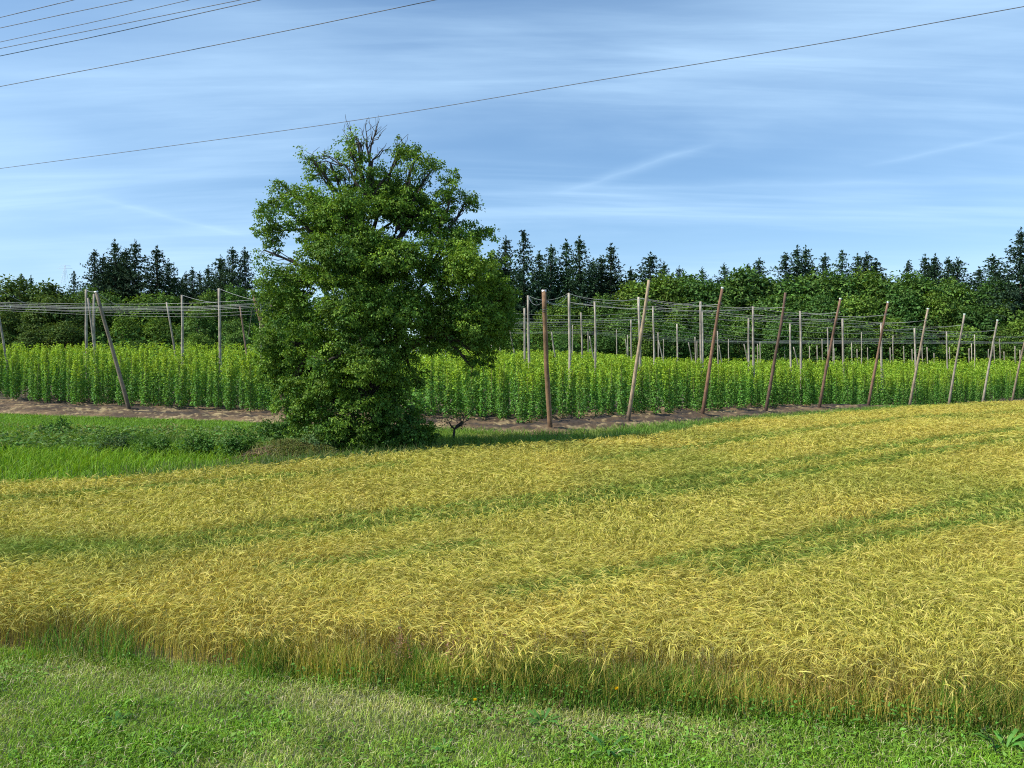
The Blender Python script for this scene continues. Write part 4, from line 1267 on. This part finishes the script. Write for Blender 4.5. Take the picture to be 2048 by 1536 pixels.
def deep_wood():
    a = Acc(); n = 26000
    X = rng.uniform(-190, 190, n); Y = rng.uniform(198, 222, n)
    top = 13 + 7 * fnoise(X, Y, 9, 120) + np.where(np.abs(X / Y * F + CX - 1120) < 170, 7, 0)
    left = smooth((-X - 75) / 20); top = top - 3.0 * left
    z = H(X, Y) + rng.random(n) ** .8 * top
    P = np.stack([X, Y, z], 1)
    C = jit(lerp((.04, .08, .034), (.06, .125, .036), rng.random(n)), .35)
    leaves(a, P, rng.normal(0, 1, (n, 3)), unit(rng.normal(0, .6, (n, 3)) + np.array([0, -.4, .8])), rng.uniform(1.0, 2.0, n), rng.uniform(.35, .6, n), C)
    tag(a.obj('forest', M_wood_crown), 'dark depth of the wood behind the trees at its edge', 'forest', kind='stuff')
    u = Acc(); n = 15000
    X = rng.uniform(-120, 125, n); Y = np.where(X < -32, rng.uniform(117, 134, n), rng.uniform(149, 166, n))
    z = H(X, Y) + rng.random(n) * (3.0 + 4.5 * fnoise(X, Y, 5, 124))
    C = jit(lerp((.045, .12, .024), (.10, .20, .03), rng.random(n)), .35)
    leaves(u, np.stack([X, Y, z], 1), rng.normal(0, 1, (n, 3)), unit(rng.normal(0, .6, (n, 3)) + np.array([0, -.4, .8])), rng.uniform(.5, 1.0, n), rng.uniform(.16, .3, n), C)
    tag(u.obj('undergrowth', M_wood_crown), 'green scrub along the foot of the wood behind the hops', 'undergrowth', kind='stuff')


deep_wood()


def pylon():
    Y = 900.0; p = at(130, 566, Y); k = Y / F
    root = empty('transmission_tower', p); tag(root, 'tiny far lattice pylon above the trees at the left', 'pylon')
    a = Acc(); h = (566 - 531) * k; w = 3.4
    for sx in (-1, 1):
        for sy in (-1, 1):
            tube(a, [(sx * w, sy * w, -6), (sx * w * .35, sy * w * .35, h * .6), (sx * .3, sy * .3, h)], .13, (.55, .6, .66), 4)
    for t in np.linspace(0, .9, 8):
        ww = w * (1 - t * 1.05) + .2
        tube(a, [(-ww, -ww, h * t), (ww, -ww, h * (t + .1))], .07, (.55, .6, .66), 4); tube(a, [(ww, -ww, h * t), (-ww, -ww, h * (t + .1))], .07, (.55, .6, .66), 4)
    a.obj('lattice_mast', M_wire, root)
    b = Acc()
    for z, l in ((h * .97, 6.5), (h * .82, 8.5)):
        tube(b, [(-l, 0, z), (0, 0, z + .5), (l, 0, z)], .12, (.55, .6, .66), 4)
    b.obj('cross_arms', M_wire, root)


pylon()


# ------------------------------------------------------------------ single plants on the lawn
def flower(px, py_base, py_top, label):
    x, Y = ground_px(px, py_base); z = float(H(x, Y)); h = (py_base - py_top) / F * Y
    root = tag(empty('yellow_flower', (x, Y, z)), label, 'flower')
    s = Acc(); tube(s, [(0, 0, 0), (.01, 0, h * .5), (-.005, 0, h)], .003, (.10, .19, .05), 5)
    s.obj('stem', M_weed, root)
    p = Acc(); n = 44; th = rng.uniform(0, 6.28, n); el = rng.uniform(.1, 1.2, n)
    D = np.stack([np.cos(th) * np.cos(el), np.sin(th) * np.cos(el), np.sin(el)], 1)
    leaves(p, np.tile([[-.005, 0, h]], (n, 1)) + D * .003, D, unit(np.cross(D, rng.normal(0, 1, (n, 3)))), np.full(n, .024), np.full(n, .0048), jit(np.tile([[.85, .58, .01]], (n, 1)), .1))
    p.obj('petals', M_petal, root)
    l = Acc(); n = 12; th = rng.uniform(0, 6.28, n); D = np.stack([np.cos(th), np.sin(th), rng.uniform(.1, 1.2, n)], 1)
    leaves(l, np.zeros((n, 3)) + np.array([0, 0, .01]), D, np.tile([[0, 0, 1.]], (n, 1)) + rng.normal(0, .3, (n, 3)), rng.uniform(.08, .16, n), np.full(n, .018), jit(np.tile([[.07, .17, .03]], (n, 1)), .3))
    l.obj('leaf_rosette', M_weed, root)


flower(1234, 1424, 1378, 'single bright yellow flower standing before the barley edge')
flower(951, 1415, 1401, 'small faded yellow flower low in the lawn by the barley')


def rosette(px, py, w, label, col, nl=24, upright=.5):
    x, Y = ground_px(px, py); z = float(H(x, Y)); r = w / F * Y / 2
    a = Acc(); n = nl; th = rng.uniform(0, 6.28, n); e = rng.uniform(.15, 1.0, n) * upright * 1.6
    hd = np.stack([np.cos(th), np.sin(th), np.zeros(n)], 1); L = (r * rng.uniform(.5, 1.1, n))[:, None]
    up = np.array([0, 0, 1.]); b = np.zeros((n, 3)) + hd * .01
    P = np.stack([b, b + hd * L * .35 + up * L * e[:, None] * .5, b + hd * L * .75 + up * L * e[:, None] * .75, b + hd * L + up * L * e[:, None] * .6], 1)
    W = np.tile([[.003, .010, .012, .002]], (n, 1)) * (r / .12) ** .5
    C = jit(np.tile([np.array(col) * 1.45], (n, 1)), .3)
    sd = unit(np.stack([-np.sin(th), np.cos(th), rng.normal(0, .25, n)], 1))
    ribbon(a, P, W, sd, np.repeat(C[:, None], 4, 1))
    o = a.obj('dock_plant', M_weed); o.location = (x, Y, z)
    tag(o, label, 'weed')


rosette(352, 1522, 70, 'broad leaved pale green weed near the bottom edge of the lawn, left', (.13, .24, .05), 12, .8)
rosette(1085, 1450, 80, 'broad leaved weed patch in the lawn below the yellow flower', (.07, .17, .03))
rosette(230, 1450, 70, 'dark leafy weed in the lawn near the left edge', (.05, .13, .025))
rosette(1215, 1508, 110, 'wide dandelion like weed at the bottom of the lawn, centre', (.06, .16, .03), 20, .5)
rosette(2010, 1500, 110, 'bright leafy weed in the lower right corner of the lawn', (.07, .19, .03), 20, .6)
rosette(890, 1500, 60, 'small leafy weed in the dry part of the lawn', (.07, .17, .03))


def stalk(px0, py0, px1, py1, label, col, r):
    x, Y = ground_px(px0, py0); z = float(H(x, Y)); p1 = at(px1, py1, Y) - np.array([x, Y, z])
    a = Acc(); m = p1 * .55 + np.array([.02, 0, .02])
    tube(a, [(0, 0, 0), m * .5, m, p1], [r, r, r * .8, r * .4], col, 5)
    n = 30; t = rng.random(n); P = p1 * t[:, None] + rng.normal(0, .006, (n, 3))
    leaves(a, P, rng.normal(0, .6, (n, 3)) + unit(p1), rng.normal(0, 1, (n, 3)), np.full(n, .03), np.full(n, .006), jit(np.tile([col], (n, 1)), .3))
    o = a.obj('weed_stalk', M_weed); o.location = (x, Y, z)
    tag(o, label, 'weed')


stalk(1998, 1520, 1966, 1455, 'dark bent weed stalk standing in the lower right corner', (.04, .06, .03), .006)
stalk(1108, 1424, 1126, 1396, 'short dry brown stalk leaning in the lawn below the barley', (.22, .16, .08), .004)

# ------------------------------------------------------------------ sky, sun, camera
EL, SAZ = math.radians(44), (-1.0, -.33)
n_ = math.hypot(*SAZ)
sd = Vector((SAZ[0] / n_ * math.cos(EL), SAZ[1] / n_ * math.cos(EL), math.sin(EL)))
L = bpy.data.lights.new('sun', 'SUN'); L.energy = 4.6; L.angle = math.radians(.5); L.color = (1.0, .94, .84)
lo = bpy.data.objects.new('sun', L); lo.rotation_euler = sd.to_track_quat('Z', 'Y').to_euler(); lo.location = (0, 0, 60); COL.objects.link(lo)

W = bpy.data.worlds.new('World'); S.world = W; W.use_nodes = True
nt = W.node_tree; nt.nodes.clear()
N = nt.nodes.new; K = nt.links.new
out = N('ShaderNodeOutputWorld'); bg = N('ShaderNodeBackground'); bg.inputs['Strength'].default_value = .113
sky = N('ShaderNodeTexSky'); sky.sky_type = 'NISHITA'; sky.sun_disc = False
sky.sun_elevation = EL; sky.sun_rotation = math.atan2(sd.x, sd.y)
sky.altitude = 400; sky.air_density = 1.0; sky.dust_density = .4; sky.ozone_density = 3.0
tc = N('ShaderNodeTexCoord'); sep = N('ShaderNodeSeparateXYZ'); K(tc.outputs['Generated'], sep.inputs[0])


def math_n(op, a, b=None, c=None):
    m = N('ShaderNodeMath'); m.operation = op
    for i, v in enumerate((a, b, c)):
        if v is None: continue
        if isinstance(v, (int, float)): m.inputs[i].default_value = v
        else: K(v, m.inputs[i])
    return m.outputs[0]


# cirrus on a high flat layer: project the view direction onto it
zc = math_n('ADD', math_n('MAXIMUM', sep.outputs['Z'], 0.0), .10)
u = math_n('DIVIDE', sep.outputs['X'], zc); v = math_n('DIVIDE', sep.outputs['Y'], zc)
cmb = N('ShaderNodeCombineXYZ'); K(u, cmb.inputs[0]); K(v, cmb.inputs[1])


def cirrus(rot, scale, nscale, lo_, hi_, seed, dist=.6, detail=7):
    mp = N('ShaderNodeMapping'); mp.inputs['Rotation'].default_value = (0, 0, math.radians(rot)); mp.inputs['Scale'].default_value = scale; mp.inputs['Location'].default_value = (seed, seed * .7, 0)
    K(cmb.outputs[0], mp.inputs['Vector'])
    nz = N('ShaderNodeTexNoise'); nz.inputs['Scale'].default_value = nscale; nz.inputs['Detail'].default_value = detail; nz.inputs['Roughness'].default_value = .55; nz.inputs['Distortion'].default_value = dist
    K(mp.outputs[0], nz.inputs['Vector'])
    r = N('ShaderNodeMapRange'); r.interpolation_type = 'SMOOTHSTEP'; r.inputs['From Min'].default_value = lo_; r.inputs['From Max'].default_value = hi_
    K(nz.outputs['Fac'], r.inputs['Value'])
    return r.outputs['Result']


c1 = cirrus(8, (.35, 1.0, 1), 1.1, .40, .78, 3.1)
c2 = cirrus(-14, (.22, 1.6, 1), 1.5, .44, .82, 8.4, .8)
c4 = cirrus(-9, (.45, 5.5, 1), 2.2, .30, .78, 2.3, .9, 6)
c1 = math_n('MULTIPLY', c1, math_n('ADD', math_n('MULTIPLY', c4, .5), .72))
c3 = cirrus(3, (.9, 1.2, 1), .45, .36, .70, 5.5, .3, 3)


def trail(px0, py0, px1, py1, half):
    """one straight cloud streak on the layer, given by two points of the photo's sky"""
    def uv(px, py):
        d = Vector(((px - CX) / F, 1, (HY - py) / F)).normalized(); return d.x / (d.z + .10), d.y / (d.z + .10)
    a = uv(px0, py0); b = uv(px1, py1); Lx, Ly = b[0] - a[0], b[1] - a[1]; Ln = math.hypot(Lx, Ly)
    ex, ey = Lx / Ln, Ly / Ln
    du = math_n('SUBTRACT', u, a[0]); dv = math_n('SUBTRACT', v, a[1])
    al = math_n('ADD', math_n('MULTIPLY', du, ex), math_n('MULTIPLY', dv, ey))
    ac = math_n('ADD', math_n('MULTIPLY', du, -ey), math_n('MULTIPLY', dv, ex))
    wob = N('ShaderNodeTexNoise'); wob.inputs['Scale'].default_value = 1.6; wob.inputs['Detail'].default_value = 4; K(cmb.outputs[0], wob.inputs['Vector'])
    ac = math_n('ADD', ac, math_n('MULTIPLY', math_n('SUBTRACT', wob.outputs['Fac'], .5), half * 2.0))
    g = math_n('SUBTRACT', 1.0, math_n('MINIMUM', math_n('DIVIDE', math_n('ABSOLUTE', ac), half), 1.0))
    g = math_n('MULTIPLY', g, g)
    e = math_n('MULTIPLY', math_n('MINIMUM', math_n('MAXIMUM', math_n('DIVIDE', al, Ln * .25), 0), 1), math_n('MINIMUM', math_n('MAXIMUM', math_n('DIVIDE', math_n('SUBTRACT', Ln, al), Ln * .25), 0), 1))
    return math_n('MULTIPLY', math_n('MULTIPLY', g, e), math_n('ADD', wob.outputs['Fac'], .1))


t1 = trail(1100, 392, 1460, 280, .09); t2 = trail(1720, 336, 2100, 250, .06); t3 = trail(150, 385, 520, 480, .10); t4 = trail(1000, 383, 2100, 372, .12)
cl = math_n('ADD', math_n('ADD', math_n('MULTIPLY', c1, .44), math_n('MULTIPLY', c2, .26)), math_n('MULTIPLY', c3, .30))
cl = math_n('ADD', cl, math_n('ADD', math_n('ADD', math_n('MULTIPLY', t1, .34), math_n('MULTIPLY', t2, .26)), math_n('ADD', math_n('MULTIPLY', t3, .3), math_n('MULTIPLY', t4, .3))))
veil = math_n('POWER', math_n('SUBTRACT', 1.0, math_n('MINIMUM', math_n('MAXIMUM', math_n('MULTIPLY', sep.outputs['Z'], 1.7), 0), 1)), 2.0)
cl = math_n('ADD', cl, math_n('MULTIPLY', veil, .24))
cl = math_n('ADD', cl, .10)
cl = math_n('MINIMUM', cl, .85)
mix = N('ShaderNodeMix'); mix.data_type = 'RGBA'; K(cl, mix.inputs['Factor']); K(sky.outputs[0], mix.inputs['A']); mix.inputs['B'].default_value = (4.9, 6.5, 8.2, 1)
hsv = N('ShaderNodeHueSaturation'); hsv.inputs['Saturation'].default_value = 1.2
K(mix.outputs['Result'], hsv.inputs['Color']); K(hsv.outputs['Color'], bg.inputs['Color']); K(bg.outputs[0], out.inputs['Surface'])

cam = bpy.data.cameras.new('camera'); cam.sensor_width = 36; cam.lens = 36 * F / 2048; cam.shift_y = (HY - 768) / 2048
cam.clip_start = .1; cam.clip_end = 10000
co = bpy.data.objects.new('camera', cam); co.location = (0, 0, CZ); co.rotation_euler = (math.pi / 2, 0, 0); COL.objects.link(co)
S.camera = co
S.view_settings.view_transform = 'Standard'; S.view_settings.look = 'None'; S.view_settings.exposure = .42; S.view_settings.gamma = 1
S.render.resolution_x, S.render.resolution_y = 1024, 768
S.cycles.max_bounces = 6; S.cycles.diffuse_bounces = 3; S.cycles.transmission_bounces = 3; S.cycles.glossy_bounces = 2
S.cycles.use_denoising = False
S.cycles.pixel_filter_type = 'BLACKMAN_HARRIS'; S.cycles.filter_width = 1.1
